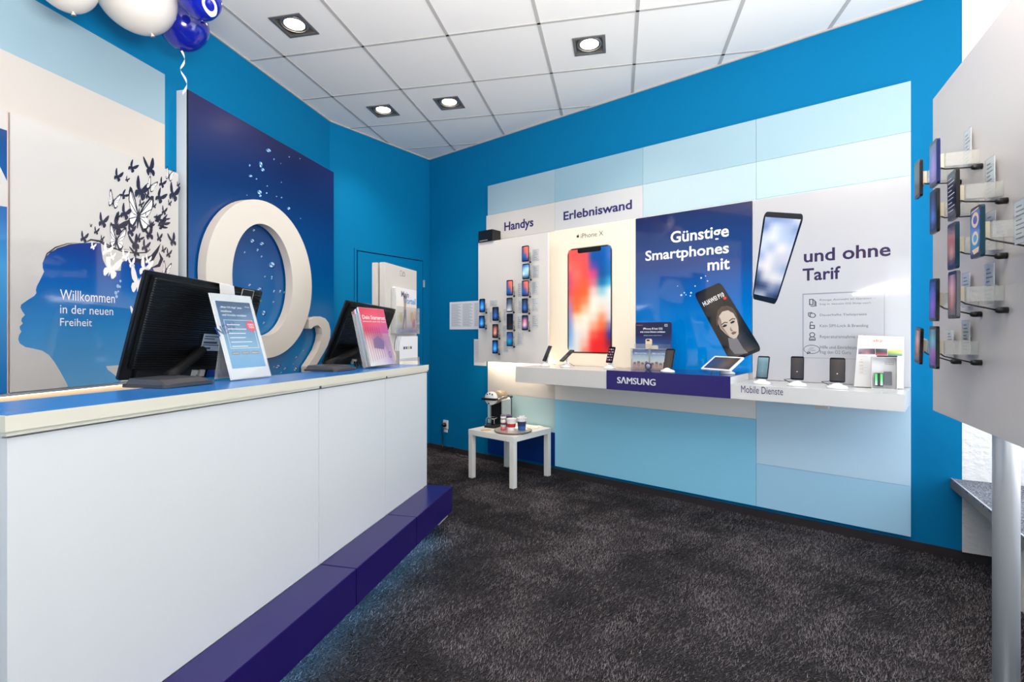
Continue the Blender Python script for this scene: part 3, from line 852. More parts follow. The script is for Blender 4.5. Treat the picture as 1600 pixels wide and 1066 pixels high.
# ------------------------------------------------------------------ screens on the counter (seen from behind)
def atK(px, py, D): return at(px, py, D * K)
RIB = mat('ribbed_black_back', (17, 17, 19), 0.28)
def monitor(label, TL, TR, BL, M_base, details):
    TL, TR, BL = (Vector(p) for p in (TL, TR, BL))
    M = basis(BL, TR - TL, TL - BL)
    w, h = (TR - TL).length, (TL - BL).length
    t = thing('touch_monitor', label, 'monitor', M, 'counter touch monitors')
    MI = M.inverted()
    mb = MB()
    mb.box(0, 0, -.042, w, h, -.022, SATIN, bevel=.004)
    mb.build('bezel', t)
    mb = MB(); mb.box(.012, .016, -.0428, w - .012, h - .012, -.0421, mat('screen_off', (10, 11, 13), 0.06)); mb.build('screen', t)
    mb = MB()
    x0, x1, y0, y1 = .022, w - .022, .045, h - .012
    mb.box(x0, y0, -.0215, x1, y1, -.006, RIB, bevel=.004)
    n = 38
    for i in range(n):
        y = lerp(y0 + .01, y1 - .012, i / (n - 1)); d = (y1 - y0) / n * .33
        mb.hexa([(x0 + .006, y - d, -.007), (x1 - .006, y - d, -.007), (x1 - .012, y - d * .2, 0), (x0 + .012, y - d * .2, 0),
                 (x0 + .006, y + d, -.007), (x1 - .006, y + d, -.007), (x1 - .012, y + d * .2, 0), (x0 + .012, y + d * .2, 0)], RIB)
    o = mb.build('back_cover', t); o['label'] = 'black back cover with fine horizontal ribs'
    mb = MB(); mb.box(.05, .0, -.0215, w - .05, .044, -.010, BLACK, bevel=.003); mb.build('port_bay', t)
    details(t, M, w, h)
    # foot and neck
    b = MI @ M_base
    mb = MB()
    mb.prism(rrect(-.11, -.10, .11, .10, .02), .0, .012, DGREY, M=b @ Matrix.Rotation(-math.pi / 2, 4, 'X'))
    mb.hexa([tuple(b @ Vector(p)) for p in ((-.095, .012, .085), (.095, .012, .085), (.095, .012, -.09), (-.095, .012, -.09), (-.085, .026, .05), (.085, .026, .05), (.085, .030, -.085), (-.085, .030, -.085))], DGREY)
    mb.build('foot', t)
    mb = MB()
    a = b @ Vector((.055, .02, -.065)); c = Vector((w * .52, h * .30, -.004))
    mid = (a + c) / 2
    mb.tube([a, a.lerp(mid, .6), mid, c], [.026, .020, .018, .022], mat('neck_black', (12, 12, 13), .55, spec=.2), 12)
    mb.build('neck', t)
    return t
def det1(t, M, w, h):
    MI = M.inverted()
    mb = MB(); mb.box(w * .50, h * .30, .0005, w * .665, h * .475, .0022, mat('label_silver', (176, 190, 205), .35))
    for i, (yy, l) in enumerate(((.445, .14), (.42, .09), (.375, .12), (.355, .14), (.315, .07))):
        mb.box(w * .51, h * yy, .0022, w * (.51 + l), h * (yy + (.022 if i in (2, 4) else .010)), .0025, mat('label_print', (60, 70, 90), .5))
    o = mb.build('type_label', t)
    mb = MB()
    x0 = w * .515
    mb.add([(x0, h + .003, -.03), (x0 + .085, h + .003, -.03), (x0 + .085, h + .002, .003), (x0, h + .002, .003), (x0 + .02, h - .055, .006), (x0 + .105, h - .050, .006)], [(0, 1, 2, 3), (3, 2, 5, 4)], mat('sticker_white', (226, 222, 220), .4))
    mb.build('paper_sticker', t)
    mb = MB(); mb.box(w * .74, h - .055, .0005, w * .86, h - .002, .002, mat('pale_outline', (186, 176, 168), .4)); mb.box(w * .746, h - .052, .002, w * .854, h - .004, .0026, BLACK); mb.build('camera_plate', t)
    mb = MB(); mb.lathe([(.006, 0), (.005, .002)], mat('green_led', (60, 110, 60), .3, emit=.3), Matrix.Translation((w - .03, h - .045, .0005)) @ Matrix.Rotation(math.pi / 2, 4, 'X')); mb.build('status_light', t)
    mb = MB(); mb.box(w * .49, .012, -.009, w * .53, .040, .001, mat('port_label', (205, 205, 205), .5)); mb.box(w * .55, .012, -.009, w * .59, .040, .001, mat('port_label')); mb.build('port_covers', t)
    mb = MB(); mb.box(w * .62, .006, -.009, w * .80, .038, .006, mat('blue_plug', (10, 60, 150), .4), bevel=.003); mb.build('blue_connector', t)
    mb = MB(); mb.tube([(w * .52, .02, .002), (w * .53, -.005, .02), (w * .55, -.03, .025), (w * .55, -.05, .015)], .0022, mat('cable_clear', (120, 118, 116), .4), 6); mb.build('cable', t)
    mb = MB(); mb.text('S', w * .56, h * .62, w * .58, h * .68, .0012, mat('emblem_grey', (150, 150, 150), .4)); mb.build('emblem', t)
def det2(t, M, w, h):
    mb = MB(); mb.box(w * .45, .01, -.009, w * .52, .042, .002, mat('port_label')); mb.build('port_covers', t)
    mb = MB()
    for k in range(3):
        mb.tube([(w * (.48 + .05 * k), .03, .004), (w * (.5 + .05 * k), -.005, .03), (w * (.47 + .05 * k), -.03, .035)], .006, BLACK, 6)
    mb.build('cables', t)
def counter_pose(px, py, yaw=None):
    """a point standing on the counter top seen at this pixel"""
    a, z = 0, 0
    D = 1.0
    for _ in range(6):
        p = at_z(px, py, zc(a)); a = (p - CNT.p0).dot(CNT.u)
    return p
pb1 = counter_pose(276, 603)
mon_yaw = math.atan2(-CNT.n.x, -CNT.n.y) if False else math.atan2(CNT.n.x, -CNT.n.y)
TL1 = atK(236, 424, 2.08); TR1 = atK(417, 457.5, 2.75); BL1 = square_up(191, 601, TL1, TR1 - TL1)
BL1 = BL1 + (TL1 - BL1) * 0.02
pb1 = pb1 + CNT.n * -0.03
monitor('black touch monitor seen from behind at the near left end of the counter', TL1, TR1, BL1, Mz((pb1.x, pb1.y, pb1.z + .0024), mon_yaw), det1)
TL2 = atK(547, 472, 3.42); TR2 = atK(623, 485.5, 3.98); BL2 = square_up(509, 571, TL2, TR2 - TL2)
pb2 = counter_pose(560, 580) + CNT.n * -0.17
monitor('black touch monitor seen from behind at the far end, behind the red leaflets', TL2, TR2, BL2, Mz((pb2.x, pb2.y, zc((pb2 - CNT.p0).dot(CNT.u)) + .0024), mon_yaw), det2)

# acrylic stand with the app advert
bl = counter_pose(362, 596); br = counter_pose(424.3, 590)
hd = (br - bl); hd.z = 0
bl.z += .004
tl = square_up(326.8, 457.3, bl, hd)
M = basis(bl, hd, tl - bl)
w_, h_ = hd.length, (tl - bl).length
st = thing('advert_stand', 'white framed upright stand with a blue app advert beside the near monitor', 'advert stand', M)
mb = MB(); mb.box(0, 0, -.006, w_, h_, -.003, mat('frame_white', (238, 236, 236), .25)); mb.box(0, 0, .0012, w_, h_, .0026, CLEAR); mb.build('acrylic_pocket', st)
mb = MB(); mb.box(.002, .002, -.0028, w_ - .002, h_ - .002, .0002, mat('frame_white'))
ADV = mat_gradient('advert_blue', [(0, (70, 160, 215)), (.3, (110, 170, 210)), (.6, (84, 130, 178)), (1, (36, 58, 100))], 0.05, h_ - .03, rough=.25)
mb.flat([(.018, .048), (w_ - .018, .048), (w_ - .018, h_ - .034), (.018, h_ - .034)], .0005, ADV)
mb.build('advert_sheet', st)
mb = MB()
zt = .0009
mb.text('„Mein O2 App" jetzt', .034, h_ - .068, .15, h_ - .056, zt, PWHITE, .02)
mb.text('installieren', .034, h_ - .084, .09, h_ - .074, zt, PWHITE, .02)
mb.text('und Vorteile genießen!', .036, h_ - .104, .165, h_ - .091, zt, PWHITE, .02)
mb.text('O2 App', w_ - .052, h_ - .060, w_ - .026, h_ - .052, zt, PWHITE, .01)
f0, f1, f2, f3 = .036, .135, w_ - .030, h_ - .12
for a in ((f0, f1, f2, f1 + .002), (f0, f3, f2, f3 + .002), (f0, f1, f0 + .002, f3), (f2 - .002, f1, f2, f3)):
    mb.flat([(a[0], a[1]), (a[2], a[1]), (a[2], a[3]), (a[0], a[3])], zt, PWHITE)
for i, l in enumerate((.07, .1, .09, .085, .115, .085)):
    y = f3 - .022 - i * .0195
    mb.flat([(f0 + .010, y), (f0 + .010 + l, y), (f0 + .010 + l, y + .004), (f0 + .010, y + .004)], zt, PWHITE)
for i in range(3):
    x = .036 + i * .052
    mb.flat([(x, .107), (x + .042, .107), (x + .042, .121), (x, .121)], zt, mat('badge_grey', (112, 116, 122), .4))
    mb.text(('App Store', 'Google Play', 'Store')[i], x + .004, .111, x + .038, .117, zt + .0004, PWHITE)
mb.flat(ring(w_ - .046, h_ - .145, .026, .026, 24), zt + .0004, mat('sticker_red', (222, 50, 80), .3))
for k in range(3): mb.flat([(w_ - .062 + k * .002, h_ - .138 - k * .008), (w_ - .030, h_ - .138 - k * .008), (w_ - .030, h_ - .135 - k * .008), (w_ - .062 + k * .002, h_ - .135 - k * .008)], zt + .0008, PWHITE)
cs, sn = math.cos(.32), math.sin(.32)
mb.text('NEW', .055, h_ - .165, .165, h_ - .125, .0007, mat('advert_ghost', (28, 66, 128), .25), .03, M=Matrix.Translation((0, -.035, 0)) @ Matrix.Rotation(.28, 4, 'Z'))
mb.build('lettering', st)
mb = MB()
ML = M.inverted()
q = [ML @ (bl + hd * f + CNT.n * -.11 + Vector((0, 0, 0))) for f in (.12, .88)]
tp = [Vector((w_ * .12, h_ * .62, -.006)), Vector((w_ * .88, h_ * .62, -.006))]
mb.add([q[0], q[1], tp[1], tp[0]] + [p + Vector((0, 0, -.003)) for p in (q[0], q[1], tp[1], tp[0])], [(0, 1, 2, 3), (7, 6, 5, 4), (0, 3, 7, 4), (1, 5, 6, 2), (2, 6, 7, 3), (0, 4, 5, 1)], CLEARB)
mb.build('strut', st)

# small dark hole punch like stand foot behind the advert stand
pc = counter_pose(352, 590) + CNT.n * -.015
hp = thing('card_terminal', 'small dark grey upright gadget standing behind the app advert', 'terminal', Mz((pc.x, pc.y, zc((pc - CNT.p0).dot(CNT.u)) + .0006), mon_yaw))
mb = MB(); mb.box(-.02, 0, -.012, .02, .085, .012, DGREY, bevel=.005); mb.build('body', hp)
mb = MB(); mb.lathe([(.008, -.001), (.008, .004), (.004, .004), (.004, -.001), (.008, -.001)], STEEL, Matrix.Translation((0, .07, .0125)) @ Matrix.Rotation(math.pi / 2, 4, 'X'), 14); mb.build('ring', hp)

# leaflet holder in front of the far monitor
bl = counter_pose(579, 576.5); br = counter_pose(618, 572.5)
hd = br - bl; hd.z = 0; bl.z += .003
tl = square_up(559.5, 483, bl, hd)
M = basis(bl, hd, tl - bl); w_, h_ = hd.length, (tl - bl).length
M.translation = M.translation + Vector((0, 0, .052 * M.col[2].z))
lh = thing('leaflet_holder', 'leaning clear holder of red topped starter leaflets at the far counter end', 'leaflet holder', M)
mb = MB()
mb.box(-.003, 0, -.046, 0, h_ * .9, .003, CLEARB); mb.box(w_, 0, -.046, w_ + .003, h_ * .5, .003, CLEARB)
mb.box(-.003, 0, -.049, w_ + .003, h_ * .95, -.046, CLEARB); mb.box(-.003, 0, .0022, w_ + .003, h_ * .55, .0045, CLEAR); mb.box(-.003, -.003, -.049, w_ + .003, 0, .0045, CLEARB)
mb.build('acrylic_pocket', lh)
LEAF = [[(206, 60, 86), (212, 70, 94), (206, 66, 96)], [(214, 70, 94), (222, 84, 104), (204, 80, 120)], [(208, 70, 100), (196, 76, 128), (176, 84, 150)], [(235, 232, 236), (180, 120, 170), (160, 92, 165)], [(240, 240, 244), (232, 226, 238), (170, 120, 186)], [(240, 240, 244), (226, 222, 240), (196, 170, 210)]]
stack = [(-.006, 0), (-.016, 1), (-.026, 2), (-.037, 3)]
for k, (zz, j) in enumerate(stack):
    dy = -j * .004
    lf_ = thing('leaflet', ['red topped starter leaflet at the front of the leaning holder', 'blue edged leaflet second from the front of the leaning holder', 'white leaflet third from the front of the leaning holder', 'leaflet at the very back of the leaning holder'][k], 'leaflet', M @ Matrix.Translation((0, 0, zz)), 'leaflets in the leaning holder')
    edge = [PAPER, mat('leaflet_blue', (90, 130, 190), .5), PAPER, mat('leaflet_pink', (200, 110, 120), .5)][k]
    mb = MB(); mb.box(.002, .001, -.004, w_ - .002, h_ + dy, .004, edge); mb.build('pages', lf_)
    if k == 0:
        mb = MB(); mb.paint(.003, .002, w_ - .003, h_ - .001, .0045, LEAF, PRINTM, sub=3)
        for i in range(8):
            x = lerp(.006, w_ * .62, i / 7)
            mb.ribbon([(x + .012, .02 + .004 * i), (x, h_ * .66)], .0035, .0049, INKDARK)
        mb.flat([(w_ * .3, h_ * .30), (w_ * .66, h_ * .27), (w_ * .72, h_ * .40), (w_ * .52, h_ * .52), (w_ * .32, h_ * .45)], .0052, mat('leaflet_figure_blue', (50, 86, 160), .5))
        mb.flat(ring(w_ * .86, h_ * .17, .017, .021), .0052, mat('leaflet_ring', (70, 40, 120), .5), [ring(w_ * .86, h_ * .17, .012, .016)])
        mb.build('cover_picture', lf_)
        mb = MB(); mb.text('Dein Starterset', .024, h_ * .80, w_ - .012, h_ * .87, .0055, PWHITE, .01)
        mb.text('passend zum O2 Tarif', .022, h_ * .745, w_ - .012, h_ * .775, .0055, PWHITE, .01)
        mb.build('lettering', lf_)

# brochure rack boards behind the far end of the counter
d1 = 3.74
A0 = at(601.4, 409.6, d1); dirB = Vector((.251, 1, 0)).normalized()
RK = Frame((A0.x, A0.y), (dirB.x, dirB.y))
a1, _ = RK.hit(651, 424); zt = A0.z
rk = thing('brochure_rack', 'white double board brochure rack behind the far end of the counter', 'brochure rack', RK.mat(0, 0, 0))
RKW = mat('rack_white', (200, 195, 188), .35)
mb = MB(); mb.box(0, .04, -.045, a1, zt, 0, RKW, bevel=.002); mb.build('front_board', rk)
mb = MB(); mb.box(-.012, .04, -.10, a1 - .012, zt - .002, -.056, RKW, bevel=.002); mb.build('back_board', rk)
mb = MB(); mb.box(.05, 0, -.16, a1 - .05, .04, .06, ALU); mb.box(.1, .3, -.056, .14, zt - .2, -.045, ALU); mb.box(a1 - .14, .3, -.056, a1 - .1, zt - .2, -.045, ALU); mb.build('foot', rk)
mb = MB()
ia, iz = RK.hit(625, 425); ib, iz0 = RK.hit(634, 433)
hh = .028
mb.flat(rrect(ia, iz - hh * 1.1, ia + .035, iz + hh * .4, .004), .0006, INKDARK, [rrect(ia + .003, iz - hh, ia + .032, iz + hh * .3, .003)])
mb.flat([(ia + .045, iz - hh), (ia + .085, iz - hh), (ia + .085, iz - .008), (ia + .065, iz + .012), (ia + .045, iz - .008)], .0006, INKDARK, [[(ia + .05, iz - hh + .004), (ia + .08, iz - hh + .004), (ia + .08, iz - .01), (ia + .065, iz + .004), (ia + .05, iz - .01)]])
mb.build('printed_icons', rk)
m0, mz1 = RK.hit(617, 446, .03); m1, _ = RK.hit(651, 455, .03); _, mz0 = RK.hit(617, 519, .03)
mb = MB()
mb.box(m0 - .01, mz0 - .01, 0, m0 - .007, mz1 - .02, .045, CLEARB); mb.box(m1 + .02, mz0 - .01, 0, m1 + .023, mz0 + .2, .045, CLEARB)
mb.box(m0 - .01, mz0 - .01, .043, m1 + .023, mz0 + .2, .046, CLEAR); mb.box(m0 - .01, mz0 - .013, 0, m1 + .023, mz0 - .010, .046, CLEARB)
mb.build('acrylic_pocket', rk)
mg = thing('magazine', 'large magazine with a leaping figure in the upper rack pocket', 'magazine', RK.mat(m0, mz0 - .008, .02))
MW, MH = m1 - m0, mz1 - mz0
mb = MB(); mb.box(0, 0, -.014, MW, MH, .008, PAPER); mb.build('pages', mg)
mb = MB(); mb.paint(.02, .002, MW - .001, MH - .002, .0086, [[(232, 226, 220), (228, 226, 226), (226, 224, 226)], [(236, 230, 222), (224, 228, 234), (220, 226, 234)], [(236, 228, 214), (226, 218, 208), (228, 218, 214)], [(232, 226, 206), (220, 206, 190), (214, 170, 170)], [(226, 224, 216), (190, 186, 196), (200, 170, 180)], [(150, 158, 190), (96, 104, 160), (120, 120, 170)]], PRINTM, sub=3)
c = (MW * .45, MH * .52)
mb.flat([(c[0] - .03, c[1] + .10), (c[0] - .01, c[1] + .115), (c[0], c[1] + .07), (c[0] + .02, c[1] + .11), (c[0] + .035, c[1] + .10), (c[0] + .018, c[1] + .03), (c[0] + .02, c[1] - .07), (c[0] + .032, c[1] - .16), (c[0] + .01, c[1] - .17), (c[0], c[1] - .06), (c[0] - .03, c[1] - .16), (c[0] - .05, c[1] - .15), (c[0] - .02, c[1] - .05), (c[0] - .02, c[1] + .03)], .009, mat('figure_skin', (176, 140, 122), .6))
mb.flat([(c[0] - .02, c[1] - .0), (c[0] + .02, c[1] - .0), (c[0] + .022, c[1] - .10), (c[0], c[1] - .06), (c[0] - .03, c[1] - .12)], .0093, mat('figure_jeans', (96, 112, 150), .6))
mb.flat(ring(c[0] - .004, c[1] + .10, .014, .018, 14), .0096, mat('figure_hair', (60, 48, 48), .6))
for x, y, r, cc in ((.28, .34, .03, (214, 196, 150)), (.78, .36, .035, (214, 176, 120)), (.86, .22, .03, (176, 96, 120))): mb.flat(ring(MW * x, MH * y, r, r * 1.3, 16), .0092, mat('figure_dot_%d' % int(x * 100), cc, .6))
mb.build('cover_picture', mg)
mb = MB(); mb.text('Mein', MW * .28, MH * .80, MW * .62, MH * .93, .0098, mat('mag_ink', (96, 84, 110), .5), .02)
mb.text('Vorteil', MW * .40, MH * .66, MW * .95, MH * .80, .0098, mat('mag_blue', (90, 150, 200), .5), .02); mb.build('lettering', mg)
l0, lz1 = RK.hit(622, 524, .03); l1, _ = RK.hit(650, 528, .03); lz0 = zc(0) - .10
mb = MB(); mb.box(l0 - .02, lz0 - .01, 0, l0 - .017, lz1 - .12, .05, CLEARB); mb.box(l1 + .02, lz0 - .01, 0, l1 + .023, lz0 + .12, .05, CLEARB); mb.box(l0 - .02, lz0 - .01, .048, l1 + .023, lz0 + .12, .051, CLEAR); mb.box(l0 - .02, lz0 - .013, 0, l1 + .023, lz0 - .010, .051, CLEARB)
mb.build('acrylic_pocket', rk)
for k in range(3):
    lf_ = thing('leaflet', ['white leaflet with small colour squares in the lower rack pocket', 'white leaflet just behind the colour squares leaflet in the rack', 'rearmost white leaflet in the lower rack pocket'][k], 'leaflet', RK.mat(l0 - .005 * k, lz0 - .008, .040 - .014 * k), 'leaflets in the rack')
    mb = MB(); mb.prism([(0, 0), (l1 - l0, 0), (l1 - l0, lz1 - lz0), (.03, lz1 - lz0), (.008, lz1 - lz0 - .04), (0, lz1 - lz0 - .10)], -.005, .005, PAPER); mb.build('pages', lf_)
    if k == 0:
        mb = MB(); hh = lz1 - lz0
        for i, cc in enumerate(((50, 60, 100), (70, 96, 140), (176, 196, 90), (60, 80, 130))): mb.flat([(.06 + i * .04, hh * .66), (.09 + i * .04, hh * .66), (.09 + i * .04, hh * .73), (.06 + i * .04, hh * .73)], .0055, mat('swatch_%d' % i, cc, .5))
        for i in range(5): mb.flat([(.05, hh * (.25 + .04 * i)), (l1 - l0 - .03, hh * (.25 + .04 * i)), (l1 - l0 - .03, hh * (.26 + .04 * i)), (.05, hh * (.26 + .04 * i))], .0055, mat('faint_rule', (205, 200, 204), .6))
        mb.build('cover_picture', lf_)
c0, cz1 = RK.hit(650.5, 477, .05); c1, _ = RK.hit(656, 478, .05); _, cz0 = RK.hit(650.5, 519, .05)
pcd = thing('fan_disc', 'round pale pink paper fan beside the lower leaflets on the rack', 'paper fan', RK.mat(RK.hit(613, 560, .06)[0], RK.hit(613, 559, .06)[1], .06))
mb = MB(); mb.prism(ring(0, 0, .052, .060, 28), 0, .003, mat('disc_pink', (236, 206, 196), .6), side=mat('disc_rim', (206, 170, 160), .6))
for k in range(10): mb.ribbon([(0, 0), (.050 * math.cos(k * .63), .058 * math.sin(k * .63))], .0012, .0034, mat('disc_rim'))
mb.build('paper_disc', pcd)
mb = MB(); mb.tube([(0, -.055, .0), (0, -.085, 0)], .003, PAPER, 6); mb.build('stick', pcd)

# ------------------------------------------------------------------ display wall: backing panels
o_w = 0.03
def wz(x, y, o=o_w): return WALL.hit(x, y, o)[1]
def wa(x, o=o_w): return WALL.hit(x, 500, o)[0]
c0, c1, c2, c3, c4 = wa(762), wa(867), wa(1004.5), wa(1181.5), wa(1423.5)
zTop = wz(1424, 126); zBot = wz(1421, 839); zA = wz(1424, 205); zP = wz(993, 341); zS = wz(1180, 655); zN = wz(862, 675.7); zQ = wz(1181, 724)
wp = thing('backing_board', 'tall mosaic of pale blue and white panels on the right hand wall', 'wall panel', WALL.mat(0, 0, 0.003))
PB1 = mat('panel_blue_a', (158, 184, 198), .3); PB2 = mat('panel_blue_b', (146, 180, 196), .3); PB3 = mat('panel_blue_c', (158, 188, 201), .3)
PB4 = mat('panel_blue_d', (184, 205, 212), .3); PWH = mat('panel_header_white', (208, 204, 201), .32); PWG = mat('panel_header_grey', (202, 203, 205), .32)
PLB = mat('panel_light_lower', (198, 228, 248), .3); PMB = mat('panel_mid_lower', (172, 218, 246), .3); PMC = mat('panel_centre_lower', (146, 216, 246), .3)
PPG = mat('panel_pale_green_blue', (176, 208, 214), .3); PNV = mat('panel_navy_lower', (4, 52, 130), .3); PST = mat('panel_strip_grey', (244, 241, 237), .32)
gp = .0009
def field(nm, a, b, z0, z1, m):
    mb = MB(); mb.box(a + gp, z0 + gp, 0, b - gp, z1 - gp, o_w - .003, m); return mb.build(nm, wp)
for nm, a, b, z0, z1, m in (('panel_field', c0, c1, zA, zTop, PB1), ('panel_field', c1, c2, zA, zTop, PB2), ('panel_field', c2, c3, zA, zTop, PB3), ('panel_field', c3, c4, zA, zTop, PB3),
    ('header_field', c0 - .02, c1, zP, zA, PWH), ('header_field', c1, c2, zP, zA, PWG), ('panel_field', c2, c3, zP, zA, PB4), ('panel_field', c3, c4, zP, zA, PB4),
    ('panel_field', c0, c1, zS, zP, PWH), ('panel_field', c1, c3, zS, zP, PST), ('panel_field', c3, c4, zQ, zP, PLB),
    ('panel_field', c0, c1, zN, zS, PPG), ('panel_field', c0, c1, zBot, zN, PNV), ('panel_field', c1, c3, zBot, zS, PMC), ('panel_field', c3, c4, zBot, zQ, PMB)):
    field(nm, a, b, z0, z1, m)
def wtext(parent, name, items, o, off, m, bold=0.0):
    """items: (text, left x, right x, a point on its lowest line, a point on its highest line)"""
    for body, x0, x1, lo, hi in items:
        mb = MB()
        mb.text(body, WALL.hit(x0, 400, o)[0], WALL.hit(*lo, o)[1], WALL.hit(x1, 400, o)[0], WALL.hit(*hi, o)[1], off, m, bold)
        mb.build(name, parent)
HDRINK = mat('header_ink', (40, 30, 96), .4)
# text boxes run from the lowest to the highest point of each word
wtext(wp, 'header_lettering', [('Handys', 788, 833.5, (826.6, 359.2), (810, 343.8)), ('Erlebniswand', 880.5, 987.5, (883, 344.4), (986, 312))], o_w, o_w - .0025, HDRINK, .024)

# small black box on top of the handset board
o_h = 0.15
# ------------------------------------------------------------------ posters above the shelf
SH0 = 0.50
def shz(x, y): return WALL.hit(x, y, SH0)[1]
z_b = .5 * (shz(1413.4, 643.6) + shz(948, 608))
z_right = .5 * (shz(1413, 616) + shz(1142.5, 601)); z_sam = .5 * (shz(1141.3, 589) + shz(948, 579.4)); z_left = shz(948, 580)- .002
o_p = 0.05
def poster(name, label, x0, x1, z0, m, cat='poster'):
    a, b = wa(x0, o_p), wa(x1, o_p)
    t = thing(name, label, cat, WALL.mat(a, z0, o_w + .001))
    mb = MB(); mb.box(.001, 0, 0, b - a - .001, zPp - z0, o_p - o_w - .001, m, bevel=.0012); mb.build('panel', t)
    def P(x, y):
        h = WALL.hit(x, y, o_p); return (h[0] - a, h[1] - z0)
    return t, P, b - a, zPp - z0
zPp = wz(993, 342, o_p)
zf = o_p - o_w - .001 + .0004
LBOX = mat('lightbox_warm_white', (216, 206, 190), .25, emit=.30, emit_rgb=(255, 236, 208))
lb, P, w_, h_ = poster('phone_lightbox', 'warm backlit poster showing one big phone with a red and blue screen', 856, 993, z_left + .002, LBOX)
q = [P(887, 393), P(955, 383)]; pz0 = P(887, 552)[1]; pz1 = P(890, 389)[1]
xa, xb = P(886.5, 470)[0], P(957, 470)[0]
mb = MB()
mb.prism(rrect(xa, pz0, xb, pz1, .06, 8), zf, zf + .0006, mat('phone_rim_gold', (196, 176, 150), .3))
mb.prism(rrect(xa + .006, pz0 + .006, xb - .006, pz1 - .006, .056, 8), zf + .0006, zf + .0012, mat('phone_rim_black', (16, 16, 20), .25))
mb.build('printed_phone', lb)
RW = [[(255, 92, 84), (255, 86, 80), (250, 80, 90), (40, 96, 168), (20, 92, 172), (60, 110, 180)],
      [(250, 92, 88), (255, 88, 80), (252, 84, 84), (10, 80, 160), (0, 84, 168), (70, 110, 190)],
      [(255, 110, 100), (255, 96, 86), (255, 82, 80), (90, 70, 160), (0, 84, 160), (20, 110, 185)],
      [(222, 80, 110), (255, 110, 96), (255, 84, 70), (210, 70, 130), (10, 80, 150), (20, 110, 180)],
      [(206, 80, 120), (250, 96, 78), (255, 92, 62), (214, 110, 130), (10, 110, 170), (60, 170, 205)],
      [(214, 84, 96), (246, 92, 54), (255, 96, 50), (236, 200, 190), (140, 196, 210), (232, 238, 236)],
      [(206, 110, 130), (250, 100, 50), (240, 130, 80), (250, 232, 214), (226, 226, 220), (224, 230, 232)],
      [(170, 130, 180), (250, 120, 60), (246, 190, 150), (250, 236, 220), (244, 214, 196), (226, 224, 226)],
      [(150, 140, 190), (250, 216, 186), (250, 236, 214), (248, 220, 200), (250, 150, 110), (216, 214, 224)],
      [(120, 150, 206), (244, 232, 216), (244, 232, 218), (246, 170, 140), (240, 110, 60), (130, 120, 170)],
      [(110, 160, 216), (226, 224, 226), (240, 216, 204), (240, 90, 70), (236, 50, 46), (50, 60, 140)],
      [(130, 176, 220), (224, 222, 224), (240, 180, 160), (236, 40, 40), (232, 36, 40), (110, 40, 70)],
      [(200, 216, 230), (226, 222, 222), (236, 130, 110), (232, 40, 40), (228, 40, 40), (200, 50, 50)]]
LIT = mat_print('backlit_print', .2, emit=.08)
mb = MB(); mb.paint(xa + .016, pz0 + .016, xb - .016, pz1 - .016, zf + .0016, RW, LIT, sub=4)
mb.prism(rrect(lerp(xa, xb, .24), pz1 - .052, lerp(xa, xb, .76), pz1 - .008, .018, 5), zf + .0016, zf + .0022, mat('phone_rim_black'))
mb.build('printed_screen', lb)
wtext_p = []
def ptext(parent, P, items, m, bold=0.0, off=zf, name='lettering'):
    for body, x0, x1, lo, hi in items:
        mb = MB()
        mb.text(body, P(x0, 400)[0], P(*lo)[1], P(x1, 400)[0], P(*hi)[1], off, m, bold); mb.build(name, parent)
ptext(lb, P, [('iPhone X', 907.5, 942.5, (908.5, 372.5), (941, 360.8))], INKDARK, -.004)
c = P(903, 369.5); r = .013
mb = MB()
mb.flat(ring(c[0] - r * .42, c[1], r * .62, r * .92, 18), zf, INKDARK); mb.flat(ring(c[0] + r * .42, c[1], r * .62, r * .92, 18), zf + .0001, INKDARK)
mb.flat(ring(c[0] + r * 1.15, c[1] + r * .15, r * .42, r * .42, 14), zf + .0003, LBOX); mb.flat(ring(c[0] + r * .25, c[1] + r * 1.3, r * .16, r * .4, 10, rot=-.6), zf, INKDARK)
mb.build('fruit_emblem', lb)

# dark blue poster
DKB = mat_gradient('offer_poster_blue', [(0, (0, 140, 222)), (.22, (0, 128, 212)), (.45, (0, 96, 178)), (.66, (28, 62, 128)), (1, (38, 42, 84))], 0, zPp - z_sam, rough=.05, coat=.35)
bp, P, w_, h_ = poster('offer_poster', 'dark blue glossy offer poster with white headline and a tilted dark phone', 993, 1175, z_sam + .002, DKB)
def G(x, y): return P(980 + x / 3.807, 300 + y / 3.807)
ptext(bp, P, [('Günstige', 1047.8, 1138.9, (1129.7, 376.4), (1115.3, 353.3)), ('Smartphones', 1008.4, 1138.9, (1077.2, 406.6), (1083.8, 384)), ('mit', 1105.6, 1140.2, (1106, 423.5), (1131, 403.5))], PWHITE, .019)
def tilt_phone(parent, pts, rim, screen_rows, inset=.05, pm=GLOSSP, off=zf, extra=None):
    """pts: TL, TR, BR, BL of a printed phone in poster coordinates"""
    TL, TR, BR, BL = [Vector(p) for p in pts]
    def fn(u, v):
        a = TL.lerp(TR, u); b = BL.lerp(BR, u); p = b.lerp(a, v); return (p.x, p.y)
    def quad(i, j, k=.0):
        poly = rrect(i, j, 1 - i, 1 - j, .10, 4)
        return [fn(x, (y - .5) * 1.0 + .5) for x, y in [(x, .5 + (y - .5)) for x, y in poly]]
    mb = MB(); mb.flat([fn(x, y) for x, y in [(x, (.5 + (y - .5))) for x, y in rrect(0, 0, 1, 1, .09, 4)]], off, rim); mb.build('printed_phone', parent)
    mb = MB(); mb.paint(0, 0, 1, 1, off + .0005, screen_rows, pm, fn=lambda u, v: fn(lerp(inset, 1 - inset, u), lerp(inset * 1.2, 1 - inset * 1.2, v)), sub=3)
    o = mb.build('printed_screen', parent)
    return fn
RIMK = mat('printed_rim_dark', (22, 22, 28), .06, coat=.3)
